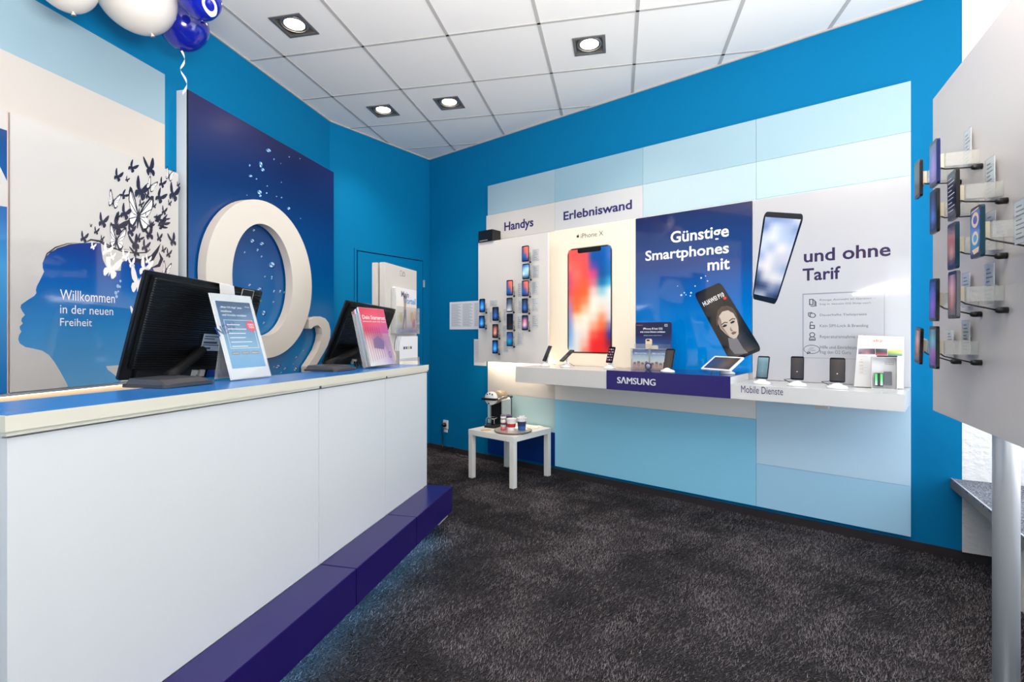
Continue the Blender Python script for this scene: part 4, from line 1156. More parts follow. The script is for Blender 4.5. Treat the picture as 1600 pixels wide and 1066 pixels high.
D = [[(34, 30, 30)] * 4, [(40, 34, 32), (52, 44, 40), (44, 38, 36), (36, 34, 34)], [(30, 26, 26), (46, 40, 38), (40, 36, 34), (30, 28, 30)], [(26, 24, 26), (36, 34, 34), (36, 34, 34), (28, 26, 28)], [(20, 20, 24), (50, 50, 54), (60, 60, 66), (24, 24, 28)], [(70, 62, 58), (96, 86, 78), (80, 72, 66), (40, 38, 40)]]
fn = tilt_phone(bp, [G(396, 606), G(555, 536), G(802, 940), G(618, 1018)], RIMK, D, .035)
mb = MB(); SKIN = mat('face_print', (206, 190, 176), .08, coat=.3); SHD = mat('face_print_shadow', (140, 122, 108), .08, coat=.3); HAIR = mat('hair_print', (86, 72, 62), .08, coat=.3); LIP = mat('lip_print', (126, 92, 84), .08, coat=.3); EYE = mat('eye_print', (40, 34, 34), .08, coat=.3)
def gp_(l): return [G(x, y) for x, y in l]
zz = zf + .001
mb.flat(gp_([(534, 800), (530, 748), (538, 706), (562, 682), (596, 676), (628, 690), (650, 722), (662, 768), (662, 806), (650, 770), (620, 742), (570, 748), (548, 770)]), zz, HAIR)
mb.flat(gp_([(541, 775), (547, 738), (566, 712), (600, 704), (632, 722), (652, 758), (662, 806), (663, 844), (652, 866), (636, 874), (612, 864), (584, 842), (556, 814)]), zz + .0004, SKIN)
mb.flat(gp_([(540, 770), (548, 742), (558, 760), (566, 800), (596, 842), (612, 862), (588, 842), (560, 812)]), zz + .0007, SHD)
mb.flat(gp_([(600, 868), (634, 872), (652, 866), (690, 930), (720, 960), (640, 965), (610, 930)]), zz + .0002, mat('neck_print', (128, 124, 128), .08, coat=.3))
for pl in ([(566, 800), (580, 788), (596, 790), (590, 800), (574, 806)], [(612, 778), (628, 766), (642, 768), (636, 778), (620, 784)]): mb.flat(gp_(pl), zz + .001, EYE)
for pl in ([(562, 790), (580, 776), (598, 778)], [(608, 768), (626, 754), (644, 756)]): mb.ribbon(gp_(pl), .008, zz + .001, HAIR)
mb.flat(gp_([(616, 800), (622, 818), (632, 826), (620, 830), (612, 822)]), zz + .001, SHD)
mb.flat(gp_([(618, 840), (632, 830), (652, 832), (646, 842), (630, 850)]), zz + .001, LIP)
mb.build('printed_portrait', bp)
mb = MB(); p = G(458, 682); q = G(566, 628)
mb.text('HUAWEI P10', 0, 0, .168, .036, 0, PWHITE, .02, M=Matrix.Translation((p[0], p[1], zz + .0005)) @ Matrix.Rotation(math.atan2(q[1] - p[1], q[0] - p[0]), 4, 'Z')); mb.build('lettering', bp)
mb = MB(); p = G(581, 632); mb.flat(ring(p[0], p[1], .012, .012, 14), zz + .0005, mat('dot_red', (220, 60, 50), .1)); mb.build('printed_dot', bp)
mb = MB()
for x, y, r in ((440, 512, 5), (322, 614, 6), (340, 600, 4), (380, 600, 5), (376, 618, 4), (404, 560, 4), (350, 612, 3), (466, 500, 3), (300, 560, 3), (478, 530, 4)):
    p = G(x, y); mb.flat(ring(p[0], p[1], r * .0014, r * .0014, 10), zf, DROPL)
mb.build('printed_droplets', bp)

# white poster with the bullet list
WPO = mat_gradient('list_poster_white', [(0, (196, 196, 202)), (1, (190, 187, 189))], 0, 1.2, rough=.06, coat=.35)
ap, P, w_, h_ = poster('list_poster', 'white glossy poster with bold heading, bullet list and a tilted silver phone', 1175.5, 1423, z_right + .002, WPO)
def A(x, y): return P(1160 + x / 3.807, 320 + y / 3.807)
def A2(x, y): return P(1250 + x / 5.611, 370 + y / 5.611)
HEAD = mat('heading_ink', (62, 46, 78), .08, coat=.3)
ptext(ap, P, [('und ohne', 1256, 1391.8, (1262.5, 410.2), (1339, 383.2)), ('Tarif', 1254, 1313.3, (1261.6, 439), (1310.6, 415.8))], HEAD, .02)
GX = [[(150, 165, 200), (120, 140, 185), (140, 155, 195), (205, 210, 224)], [(110, 130, 178), (200, 208, 224), (170, 182, 208), (130, 146, 186)], [(190, 200, 220), (214, 214, 224), (176, 190, 216), (160, 176, 206)], [(200, 206, 220), (170, 180, 204), (222, 216, 220), (190, 196, 214)], [(150, 166, 200), (214, 212, 218), (190, 192, 206), (200, 190, 206)], [(206, 206, 216), (224, 216, 214), (178, 184, 202), (150, 162, 192)], [(70, 84, 120), (200, 200, 208), (216, 212, 214), (200, 204, 214)], [(40, 48, 78), (60, 72, 108), (130, 140, 166), (90, 104, 142)], [(150, 160, 180), (170, 176, 190), (60, 72, 108), (30, 40, 72)]]
p_tr = A(368, 58); 
fn = tilt_phone(ap, [A(130, 40), A(371, 55), A(200, 594), A(58, 560)], RIMK, GX, .05)
mb = MB()
fx0, fz0 = A2(22, 1062); fx1, fz1 = A2(742, 472); 
lw = .005
FR_ = mat('list_frame_grey', (150, 152, 162), .1)
for a in ((fx0, fz1 - lw, fx1, fz1 + lw * .6), (fx0, fz0, fx0 + lw * 1.2, fz1), (fx1 - lw * .5, fz0, fx1, fz1), (fx0, fz0, fx1, fz0 + lw * .5)):
    mb.flat([(a[0], a[1]), (a[2], a[1]), (a[2], a[3]), (a[0], a[3])], zf, FR_)
mb.build('printed_frame', ap)
def line(body, x0, y0, x1, y1):
    mb = MB(); p = A2(x0, y0); q = A2(x1, y1); mb.text(body, p[0], p[1], q[0], q[1], zf + .0004, INKGREY); mb.build('lettering', ap)
line('Riesige Auswahl an Geräten –', 172, 568, 664, 528); line('frag in deinem O2 Shop nach', 172, 604, 622, 570)
line('Dauerhafte Tiefstpreise', 174, 702, 586, 668); line('Kein SIM-Lock & Branding', 174, 802, 600, 764)
line('Reparaturannahme im Shop', 174, 898, 640, 862); line('Hilfe und Einrichtung –', 174, 990, 545, 958); line('frag den O2 Guru', 172, 1034, 446, 1000)
ICON = mat('icon_ink', (70, 66, 78), .3)
mb = MB()
def frame2(x0, y0, x1, y1, t=6):
    a = A2(x0, y1); b = A2(x1, y0); d = t * .00095
    mb.flat([(a[0], a[1]), (b[0], a[1]), (b[0], b[1]), (a[0], b[1])], zf + .0004, ICON, [[(a[0] + d, a[1] + d), (b[0] - d, a[1] + d), (b[0] - d, b[1] - d), (a[0] + d, b[1] - d)]])
def poly2(pts, t=5, closed=True):
    q = [A2(*p) for p in pts]
    if closed: q = q + [q[0]]
    for a, b in zip(q[:-1], q[1:]): mb.ribbon([a, b], t * .00095, zf + .0004, ICON)
frame2(80, 545, 118, 600); poly2([(118, 555), (130, 560), (130, 608), (92, 610)], closed=False); poly2([(130, 566), (140, 572), (140, 612)], closed=False)
poly2([(88, 675), (124, 672), (138, 690), (124, 708), (90, 706)]); poly2([(74, 668), (74, 694), (86, 700)], closed=False); poly2([(74, 668), (108, 664)], closed=False)
frame2(84, 774, 130, 808); poly2([(90, 774), (90, 752), (104, 746), (112, 756)], closed=False)
c = A2(107, 860); mb.flat(ring(c[0], c[1], .017, .017, 16), zf + .0004, ICON, [ring(c[0], c[1], .012, .012, 16)]); poly2([(82, 908), (86, 884), (107, 878), (130, 884), (134, 908)]); poly2([(92, 898), (124, 898)], closed=False)
c = A2(102, 988); mb.flat(ring(c[0], c[1], .048, .030, 20), zf + .0004, ICON, [ring(c[0], c[1], .045, .027, 20)]); poly2([(70, 1008), (62, 1028), (92, 1014)], 4)
mb.build('printed_icons', ap)
line('frag den', 84, 982, 124, 970); line('O2 Guru', 74, 1002, 134, 986)
pa_ = G(668, 592); pb_ = G(692, 470)
R = Matrix.Translation((pa_[0], pa_[1], zf + .0006)) @ Matrix.Rotation(math.atan2(pb_[1] - pa_[1], pb_[0] - pa_[0]), 4, 'Z')
mb = MB(); mb.text('SAMSUNG GALAXY S8', 0, 0, math.hypot(pb_[0] - pa_[0], pb_[1] - pa_[1]), .020, 0, PWHITE, .02, M=R); mb.build('lettering', bp)

# ------------------------------------------------------------------ display shelf
sL0 = WALL.hit(805, 590, SH0)[0]; sL1 = WALL.hit(948, 590, SH0)[0]; sR0 = WALL.hit(1141.5, 590, SH0)[0]; sR1 = WALL.hit(1413.4, 630, SH0)[0]
SHW = mat('shelf_white', (214, 212, 210), .25)
sh = thing('display_shelf', 'long wall shelf in white with a navy middle block, below the posters', 'shelf', WALL.mat(0, z_b, 0))
ow = .0525
mb = MB(); mb.box(sL0, 0, ow, sL1 - .001, z_left - z_b, SH0, SHW, bevel=.002); o = mb.build('left_section', sh)
mb = MB(); mb.box(sL1 + .0005, 0, ow, sR0 - .02, z_sam - z_b, SH0 - .001, SHW); mb.box(sL1, -.001, SH0 - .001, sR0 - .0005, z_sam - z_b, SH0 + .004, NAVY); mb.box(sL1, z_sam - z_b, ow, sR0 - .0005, z_sam - z_b + .004, SH0 + .004, mat('block_top_navy', (34, 40, 110), .12)); mb.box(sR0 - .02, 0, ow, sR0, z_sam - z_b, SH0 - .001, SHW)
o = mb.build('middle_block', sh); o['label'] = 'navy front block standing higher than the white sections'
mb = MB()
zz = z_right - z_b
mb.hexa([(sR0 + .001, 0, ow), (c4, 0, ow), (sR1, 0, SH0), (sR0 + .001, 0, SH0), (sR0 + .001, zz, ow), (c4, zz, ow), (sR1, zz, SH0), (sR0 + .001, zz, SH0)], SHW); o = mb.build('right_section', sh)
mb = MB(); a = WALL.hit(1202, 632, .30)[0]; b = WALL.hit(1378, 642, .30)[0]
mb.box(a, -.022, .2, b, -.0005, .30, SHW); x = lerp(a, b, .44); mb.box(x, -.045, .24, x + .07, -.022, .32, SHW); mb.build('mounting_rail', sh)
for px in (877, 960, 1130, 1370):
    x = WALL.hit(px, 600, .44)[0]
    mb = MB(); mb.lathe([(.016, -.006), (.016, 0)], BLACK, Matrix.Translation((x, -.0015 if px < 1300 else -.0015, .43))); mb.build('cable_gland', sh)
def shtext(body, x0, x1, lo, hi, m, off, fat=0.0, depth=0):
    mb = MB(); o = SH0 + (.004 if off > .003 else 0)
    a, b, c, d = WALL.hit(x0, 600, o)[0], WALL.hit(*lo, o)[1] - z_b, WALL.hit(x1, 600, o)[0], WALL.hit(*hi, o)[1] - z_b
    for k in ((-1, 0, 1) if fat else (0,)):
        mb.text(body, a + fat + k * fat, b, c - fat + k * fat, d, SH0 + off + .00005 * k, m, depth=depth)
    mb.build('lettering', sh)
shtext('S\u039bMSUNG', 964.5, 1024.5, (966, 599), (1022, 592), mat('silver_letter', (226, 226, 230), .3), .0075, .0016, depth=.003)
shtext('Mobile Dienste', 1158, 1223.5, (1159, 613.5), (1215, 606), INK, .0006)

# light strip behind the handset board, lighting the shelf and the panel below the board
# ------------------------------------------------------------------ handset board (left end of the display wall)
hL = WALL.hit(747.2, 480, o_h)[0]; hR = WALL.hit(856, 480, o_h)[0]
hT = WALL.hit(747.2, 380, o_h)[1]; hB = max(WALL.hit(746.3, 568.5, o_h)[1], z_left + .006)
hb = thing('handset_board', 'white board floating off the wall under the Handys heading, full of handsets', 'display board', WALL.mat(hL, hB, 0.032))
BW, BH = hR - hL, hT - hB
OB = o_h - .032
BRDW = mat('handset_board_white', (220, 216, 213), .4)
mb = MB(); mb.box(0, 0, OB - .028, BW, BH, OB, BRDW, bevel=.002); mb.build('panel', hb)
mb = MB(); mb.box(.06, .08, 0, BW - .20, BH - .06, OB - .028, BRDW); mb.build('spacer', hb)
mb = MB(); mb.box(.05, .055, .02, BW - .20, .079, .06, ALU); mb.box(.05, .052, .025, BW - .20, .055, .055, mat('warm_led', (255, 226, 180), .4, emit=7)); mb.build('strip_light', hb)
area_light('board_strip_glow', WALL.pt(hL + BW / 2, hB + .045, .10), Vector((0, 0, -1)), BW - .1, .04, 4.0, (1, .82, .58)).rotation_euler = (0, 0, math.atan2(WALL.u.y, WALL.u.x))
M = WALL.mat(WALL.hit(763, 370, .12)[0], hT + .0006, .12)
sb = thing('speaker_box', 'small black box sitting on top of the handset board', 'box', M)
bw_ = (WALL.hit(777, 370, .15)[0] - WALL.hit(749, 370, .15)[0]) / 2 * .78
mb = MB(); mb.box(-bw_, 0, -.085, bw_, .115, .05, BLACK, bevel=.003); mb.build('body', sb)
mb = MB(); mb.box(-bw_ * .8, .008, .0505, bw_ * .35, .016, .052, mat('plate_silver', (150, 150, 155), .3)); mb.build('name_plate', sb)

# ------------------------------------------------------------------ handsets
PICS = {
 'sunset': [[(60, 60, 110), (230, 110, 90), (236, 120, 96)], [(40, 70, 130), (200, 96, 96), (236, 120, 90)], [(36, 84, 150), (50, 90, 160), (220, 110, 90)], [(24, 56, 110), (30, 60, 120), (40, 70, 130)]],
 'sky': [[(40, 80, 150), (60, 110, 180), (80, 130, 190)], [(120, 170, 210), (160, 200, 225), (180, 210, 230)], [(200, 220, 230), (150, 190, 210), (120, 170, 190)], [(30, 60, 90), (40, 80, 120), (24, 50, 80)]],
 'gpy': [[(40, 50, 66), (60, 74, 92), (50, 60, 76)], [(56, 66, 84), (90, 100, 116), (70, 82, 100)], [(110, 116, 126), (150, 156, 166), (120, 126, 138)], [(190, 194, 200), (206, 208, 214), (150, 156, 166)]],
 'nite': [[(20, 26, 44), (40, 56, 80), (24, 32, 50)], [(30, 40, 66), (54, 80, 130), (34, 46, 70)], [(24, 50, 104), (60, 110, 190), (30, 60, 110)], [(14, 24, 48), (24, 44, 84), (16, 26, 50)]],
 'blue': [[(8, 20, 50), (20, 60, 120), (10, 24, 60)], [(16, 60, 140), (50, 140, 215), (20, 70, 150)], [(20, 100, 190), (110, 190, 235), (24, 90, 180)], [(10, 40, 110), (16, 60, 150), (8, 30, 80)]],
 'black': [[(14, 14, 18), (24, 24, 28), (16, 16, 20)], [(20, 20, 26), (34, 34, 40), (18, 18, 24)], [(16, 16, 22), (28, 28, 34), (20, 20, 24)], [(24, 24, 28), (40, 40, 46), (20, 20, 24)]],
 'rose': [[(20, 24, 60), (40, 40, 90), (24, 30, 66)], [(90, 60, 110), (220, 130, 150), (110, 70, 120)], [(150, 110, 150), (236, 190, 196), (120, 90, 140)], [(30, 40, 90), (60, 60, 120), (34, 44, 96)]],
 'brown': [[(40, 32, 36), (60, 46, 48), (44, 36, 40)], [(80, 50, 46), (214, 130, 110), (110, 66, 56)], [(100, 66, 56), (230, 170, 150), (90, 56, 50)], [(36, 28, 32), (60, 42, 42), (34, 28, 30)]],
 'wave': [[(10, 50, 110), (20, 90, 160), (14, 60, 120)], [(30, 110, 180), (90, 60, 130), (24, 90, 160)], [(16, 120, 170), (30, 150, 190), (20, 100, 150)], [(8, 60, 100), (20, 90, 130), (10, 60, 100)]],
 'lila': [[(30, 40, 80), (50, 70, 120), (36, 46, 90)], [(40, 80, 150), (100, 80, 160), (60, 70, 140)], [(70, 70, 150), (120, 80, 170), (90, 60, 150)], [(60, 40, 110), (100, 60, 150), (60, 40, 110)]],
 'teal': [[(60, 90, 110), (90, 130, 150), (70, 100, 120)], [(80, 130, 150), (110, 170, 185), (90, 140, 160)], [(110, 100, 140), (140, 90, 160), (120, 90, 150)], [(70, 40, 100), (110, 60, 140), (80, 50, 110)]],
 'pink': [[(90, 70, 80), (150, 120, 130), (80, 70, 84)], [(150, 100, 96), (190, 150, 150), (120, 90, 100)], [(120, 80, 80), (170, 120, 110), (100, 80, 84)], [(40, 34, 40), (70, 60, 66), (44, 40, 46)]],
 'slate': [[(110, 140, 150), (120, 150, 160), (116, 146, 156)], [(86, 116, 126), (100, 130, 140), (90, 120, 130)], [(80, 108, 118), (94, 124, 134), (84, 112, 122)], [(60, 84, 96), (76, 100, 112), (64, 88, 100)]],
 'red': [[(90, 80, 84), (60, 60, 66), (70, 66, 70)], [(160, 90, 80), (150, 84, 76), (130, 80, 76)], [(120, 70, 64), (170, 110, 100), (110, 70, 66)], [(34, 30, 34), (70, 56, 54), (40, 36, 40)]],
 'dgrey': [[(66, 58, 54), (74, 66, 62), (66, 60, 56)], [(58, 52, 50), (66, 60, 58), (58, 52, 50)], [(54, 48, 46), (62, 56, 54), (54, 50, 48)]],
}
BODYK = mat('handset_black', (16, 16, 20), .18)
BODYT = mat('handset_teal_edge', (20, 66, 82), .2, .4)
BODYB = mat('handset_blue_edge', (24, 40, 100), .2, .4)
BODYS = mat('handset_silver_edge', (120, 122, 128), .25, .8)
def handset(t, w, h, d, pic, M=None, body=BODYK, icons=False, home=False, margin=(.004, .010)):
    """a phone lying in the local xy plane, screen to +z, centred on the origin"""
    mb = MB(); mb.prism(rrect(-w / 2, -h / 2, w / 2, h / 2, min(w, h) * .12, 5), -d, 0, BODYK, side=body, M=M); b = mb.build('body', t)
    mb = MB(); mx, my = margin
    mb.paint(-w / 2 + mx, -h / 2 + my, w / 2 - mx, h / 2 - my, .0005, PICS[pic], SCREEN, M=M, sub=3)
    o = mb.build('screen', t)
    if icons:
        mb = MB()
        for r in range(5):
            for c in range(3):
                x = lerp(-w * .30, w * .30, c / 2); y = lerp(h * .34, -h * .32, r / 4); k = w * .085
                mb.flat(rrect(x - k, y - k, x + k, y + k, k * .4, 2), .0009, mat('app_icon_%d' % ((r * 3 + c) % 4), [(216, 96, 106), (220, 220, 226), (190, 120, 130), (160, 170, 190)][(r * 3 + c) % 4], .3), M=M)
        mb.build('app_icons', t)
    if home:
        mb = MB(); mb.prism(ring(0, -h / 2 + my * .5, w * .07, w * .07, 14), 0, .0006, mat('home_button', (60, 60, 66), .2), M=M); mb.build('home_button', t)
    return t
HOLDT = mat('tag_cream', (222, 210, 186), .4)
def card(a, z, w, h, fr, off, label, group, kind='price_card', tilt=0.0, rules=6):
    t = thing(kind, label, 'price card', fr.mat(a, z, off) @ Matrix.Rotation(tilt, 4, 'Y'), group)
    mb = MB(); mb.box(0, 0, 0, w, h, .0012, PAPER); mb.build('paper', t)
    mb = MB(); mb.box(-.003, -.003, .002, w + .003, h + .003, .0032, CLEAR); mb.build('acrylic_sleeve', t)
    mb = MB()
    for i in range(rules):
        y = h * (.86 - .75 * i / max(rules - 1, 1))
        mb.flat([(w * .12, y), (w * (.55 + .3 * ((i * 7) % 3) / 2), y), (w * (.55 + .3 * ((i * 7) % 3) / 2), y + h * .03), (w * .12, y + h * .03)], .0016, INKGREY)
    mb.build('printed_lines', t)
    return t
HS = [((555, 220, 598, 325), 'sunset'), ((558, 335, 602, 438), 'sky'), ((457, 440, 495, 543), 'sunset'), ((555, 442, 597, 547), 'sunset'), ((457, 553, 493, 648), 'gpy'), ((555, 557, 592, 655), 'nite'), ((283, 560, 317, 650), 'blue'), ((280, 668, 315, 752), 'blue'), ((366, 612, 404, 705), 'nite'), ((458, 655, 496, 762), 'black'), ((555, 665, 593, 765), 'rose'), ((366, 722, 401, 815), 'brown'), ((458, 772, 495, 868), 'wave'), ((366, 825, 399, 915), 'blue')]
COLN = {'1': 'leftmost column', '2': 'second column from the left', '3': 'third column from the left', '4': 'rightmost column'}
HL = ['handset with red and blue screen, top of the rightmost column on the wall board', 'handset with pale sky picture second from top in the rightmost column of the wall board',
      'handset with red and blue screen topmost in the third column of the wall board', 'handset with red and blue screen, mid rightmost column of the wall board',
      'handset with grey misty screen second from top in the third column of the wall board', 'handset with night blue screen second from bottom in the rightmost column of the wall board',
      'upper of the two bright blue handsets in the leftmost column of the wall board', 'lower of the two bright blue handsets in the leftmost column of the wall board',
      'handset with dark night screen topmost in the second column of the wall board', 'handset with black text screen third from top in the third column of the wall board',
      'handset with pink flower screen, bottom of the rightmost column on the wall board', 'handset with brown and orange picture, middle of the second column on the wall board',
      'handset with teal and purple waves, bottom of the third column on the wall board', 'handset with dark blue screen at the bottom of the second column of the wall board']
o_f = o_h + .055
def H7(x, y, o): return WALL.hit(680 + x / 4.1, 330 + y / 4.1, o)
for i, ((x0, y0, x1, y1), pic) in enumerate(HS):
    a0, zt = H7(x0, (y0 + y1) / 2, o_f)[0], H7((x0 + x1) / 2, y0 + 2, o_f)[1]
    a1, zb_ = H7(x1, (y0 + y1) / 2, o_f)[0], H7((x0 + x1) / 2, y1 - 2, o_f)[1]
    w, h = a1 - a0, zt - zb_
    t = thing('display_handset', HL[i], 'handset', WALL.mat((a0 + a1) / 2, (zt + zb_) / 2, o_f), 'handsets on the wall board')
    handset(t, w, h, .008, pic, body=BODYK if i % 3 else BODYB)
    dz = o_f - o_h
    mb = MB(); mb.box(-.012, -.02, -dz + .0005, .012, .012, -.0085, CLEARB); mb.build('mount_arm', t)
    mb = MB(); mb.box(-.016, -.016, -.014, .016, .016, -.0085, HOLDT); mb.build('security_tag', t)
    gq = H7(x1 + 13, y1 - 1, o_h); kx, ky = gq[0] - (a0 + a1) / 2, gq[1] - (zt + zb_) / 2
    tq = H7(x1 + 7, y1 - 35, o_h); tx, ty = tq[0] - (a0 + a1) / 2, tq[1] - (zt + zb_) / 2
    mb = MB(); mb.lathe([(.0095, 0), (.0095, .010), (.006, .014)], BLACK, Matrix.Translation((kx, ky - .004, -dz + .0005)) @ Matrix.Rotation(math.pi / 2, 4, 'X'), 12); mb.build('cable_grommet', t)
    mb = MB(); mb.tube([(.01, -.01, -.012), (w * .3, -h * .18, -.018), (w * .5, -h * .30, -.03), (kx, ky - .002, -dz + .012)], .0022, BLACK, 6); mb.build('cable', t)
    mb = MB(); mb.box(tx, ty - .01, -dz + .0005, tx + .018, ty + .04, -dz + .003, mat('tag_grey', (196, 192, 186), .5)); mb.build('tag_plate', t)
cards = [(627, 248, 664, 318), (627, 352, 664, 425), (625, 455, 662, 530), (625, 560, 660, 637), (625, 665, 660, 742), (532, 465, 552, 545), (532, 575, 552, 648), (530, 675, 552, 752), (528, 780, 564, 855), (440, 630, 456, 700), (436, 735, 456, 800), (440, 835, 468, 900), (352, 575, 396, 606), (352, 650, 364, 712)]
for i, (x0, y0, x1, y1) in enumerate(cards):
    a0, zt = H7(x0, y0, o_h + .004); a1, zb_ = H7(x1, y0, o_h)[0], H7(x0, y1, o_h + .004)[1]
    card(a0, zb_, max(a1 - a0, .02), zt - zb_, WALL, o_h + .002, 'white price card in a clear sleeve next to a handset on the wall board', 'price cards on the wall board')

# papers pinned to the teal wall
def sheet(name, label, x0, y0, x1, y1, cols, rows):
    a0, zt = WALL.hit(x0, y0, .003); a1 = WALL.hit(x1, y0, .003)[0]; zb_ = WALL.hit(x0, y1, .003)[1]
    t = thing(name, label, 'paper', WALL.mat(a0, zb_, .001))
    w, h = a1 - a0, zt - zb_
    mb = MB(); mb.box(0, 0, 0, w, h, .0015, PAPER); mb.build('sheet', t)
    mb = MB()
    for c in range(cols):
        for r in range(rows):
            xa_, xb_ = w * (.05 + .92 * c / cols), w * (.05 + .92 * (c + .86) / cols); y = h * (.90 - .82 * r / rows)
            mb.flat([(xa_, y), (xb_ - w * .04 * ((r * 5 + c) % 3), y), (xb_ - w * .04 * ((r * 5 + c) % 3), y + h * .014), (xa_, y + h * .014)], .002, mat('small_print', (168, 168, 178), .6))
    mb.build('printed_lines', t)
    return t
sheet('wall_notice', 'landscape sheet of small print on the teal wall beside the handset board', 702.5, 472.5, 762, 515, 3, 22)
sheet('wall_notice', 'small print sheet half hidden behind the lower corner of the handset board', 740.5, 530, 760, 571, 1, 16)

# ------------------------------------------------------------------ demo phones on the shelf
STW = mat('stand_white', (240, 240, 240), .2)
def on_shelf(px, py, z):
    """shelf point seen at this pixel: along the wall, and out from it"""
    p = at_z(px, py, z)
    q = p - WALL.p0
    return q.dot(WALL.u), q.dot(WALL.n)
wyaw = math.atan2(WALL.n.x, -WALL.n.y)
def demo_phone(label, px, o, z, w, h, lean, yaw, pic, lift=.05, body=BODYK, icons=False, home=False):
    a = WALL.hit(px, 500, o)[0]
    p = WALL.pt(a, z + .0006, o)
    t = thing('demo_phone', label, 'demo phone', Mz(p, wyaw + yaw), 'demo phones on the shelf')
    mb = MB(); mb.lathe([(.046, 0), (.05, .006), (.044, .016), (.026, .022), (.02, .030), (0, .034)], STW, Matrix.Diagonal((1.15, 1, .85, 1)), 24); mb.build('stand_base', t)
    c = Vector((0, lift + h * .5 * math.cos(lean), -h * .1))
    MP = Matrix.Translation(c) @ Matrix.Rotation(-lean, 4, 'X')
    mb = MB(); e_ = MP @ Vector((0, -h * .12, -.012)); mb.tube([(0, .02, -.01), (0, lift * .7, -.03), tuple(e_)], [.014, .012, .014], STW, 10); mb.build('stand_neck', t)
    handset(t, w, h, .008, pic, M=MP, body=body, icons=icons, home=home)
    mb = MB(); e2 = MP @ Vector((-.01, -h * .3, -.01)); mb.tube([tuple(e2), (-.05, lift, -.06), (-.09, .03, -.09), (-.05, .006, -.12)], .002, BLACK, 6); mb.build('cable', t)
    return t
demo_phone('tilted black demo phone leftmost on the shelf, before the handset board', 852, .30, z_left, .072, .150, .42, -.55, 'black', lift=.045)
demo_phone('dark demo phone lying well back on its stand, second from the left on the shelf', 883, .32, z_left, .072, .145, .85, -.50, 'black', lift=.055)
demo_phone('small demo phone with a home screen of icons, left of the navy block', 952, .24, z_left, .066, .138, .32, -.25, 'black', lift=.05, icons=True)
demo_phone('black demo phone on a white stand on the navy block beside the leaflets', 1043, .43, z_sam + .004, .074, .150, .26, -.28, 'dgrey', lift=.025)
demo_phone('demo phone with a pale grey-green app screen, right of the tablet', 1190, .37, z_right, .074, .152, .22, -.22, 'slate', lift=.035)
demo_phone('brown-black demo phone, middle of the three on the white right section', 1245, .37, z_right, .074, .150, .10, .0, 'dgrey', lift=.038)
demo_phone('wide black demo phone beside the white ticket display', 1308, .38, z_right, .080, .150, .10, .02, 'dgrey', lift=.036)

# tablet
a, o = on_shelf(1132, 583, z_sam + .004)
tb = thing('tablet', 'white framed tablet leaning on a low stand on the navy block', 'tablet', Mz(WALL.pt(WALL.hit(1128, 500, .33)[0], z_sam + .0046, .33), wyaw - .42))
MP = Matrix.Translation((0, .075, 0)) @ Matrix.Rotation(-1.02, 4, 'X')
mb = MB(); mb.prism(rrect(-.125, -.085, .125, .085, .012), -.008, 0, mat('tablet_white', (240, 240, 242), .2), M=MP); mb.build('body', tb)
mb = MB(); mb.paint(-.108, -.070, .108, .070, .0006, [[(50, 56, 70), (70, 66, 66), (84, 76, 72), (60, 56, 54)], [(34, 60, 110), (60, 62, 76), (92, 80, 76), (66, 60, 58)], [(40, 60, 90), (56, 58, 66), (80, 72, 68), (60, 54, 52)]], SCREEN, M=MP, sub=3); mb.build('screen', tb)
mb = MB(); mb.lathe([(.05, 0), (.052, .008), (.03, .02), (0, .024)], STW, Matrix.Translation((.02, 0, -.03)), 20); mb.tube([(.02, .015, -.03), (.02, .05, -.035), (0, .066, -.015)], .013, STW, 8); mb.build('stand', tb)
mb = MB(); mb.tube([(-.10, .03, -.02), (-.14, .01, -.05), (-.17, .004, -.09), (-.15, .03, -.13), (-.19, .03, -.12), (-.22, .004, -.08), (-.27, .003, -.10)], .002, BLACK, 6); mb.build('cable', tb)

# leaflet display on the navy block
o = .25; a = WALL.hit(1016, 500, o)[0]
ld = thing('leaflet_dispenser', 'clear dispenser with a navy phone advert board and two pockets on the navy block', 'leaflet dispenser', WALL.mat(a, z_sam + .0046, o))
wD = .30; lx = -wD / 2
mb = MB()
for x in (lx, -.0015, wD / 2 - .003): mb.box(x, 0, -.03, x + .003, .165, .03, CLEARB)
mb.box(lx, 0, .027, wD / 2, .165, .030, CLEAR); mb.box(lx, 0, -.033, wD / 2, .20, -.030, CLEAR); mb.box(lx, -.0, -.03, wD / 2, .003, .03, CLEARB)
mb.build('acrylic_pocket', ld)
AB = mat_gradient('dispenser_board_navy', [(0, (60, 130, 190)), (.35, (40, 80, 150)), (.7, (30, 38, 84)), (1, (36, 36, 72))], .05, .36, rough=.3)
mb = MB(); mb.prism(rrect(lx + .01, .02, wD / 2 + .005, .37, .012), -.045, -.036, AB)
mb.build('advert_board', ld)
mb = MB(); zt = -.0355
mb.text('iPhone 8 bei O2', -.075, .312, .085, .328, zt, PWHITE, .02); mb.text('mit mega Daten erleben', -.10, .284, .105, .302, zt, PWHITE, .02); mb.text('Jetzt auch mit Tarif', -.07, .262, .08, .270, zt, PWHITE)
mb.text('O2', .10, .335, .125, .355, zt, PWHITE, .01); mb.text('NEU', -.13, .345, -.08, .352, zt, mat('amber_print', (206, 150, 110), .4))
mb.build('lettering', ld)
mb = MB()
GOLD = mat('phone_gold_print', (232, 210, 180), .35)
mb.prism(rrect(-.055, .09, .0, .24, .012), zt, zt + .0006, GOLD); mb.prism(rrect(.0, .09, .05, .19, .012), zt + .0006, zt + .0012, mat('phone_gold_print_b', (240, 222, 196), .35)); mb.prism(rrect(-.046, .222, -.02, .234, .005), zt + .0007, zt + .0012, BLACK)
mb.build('printed_phones', ld)
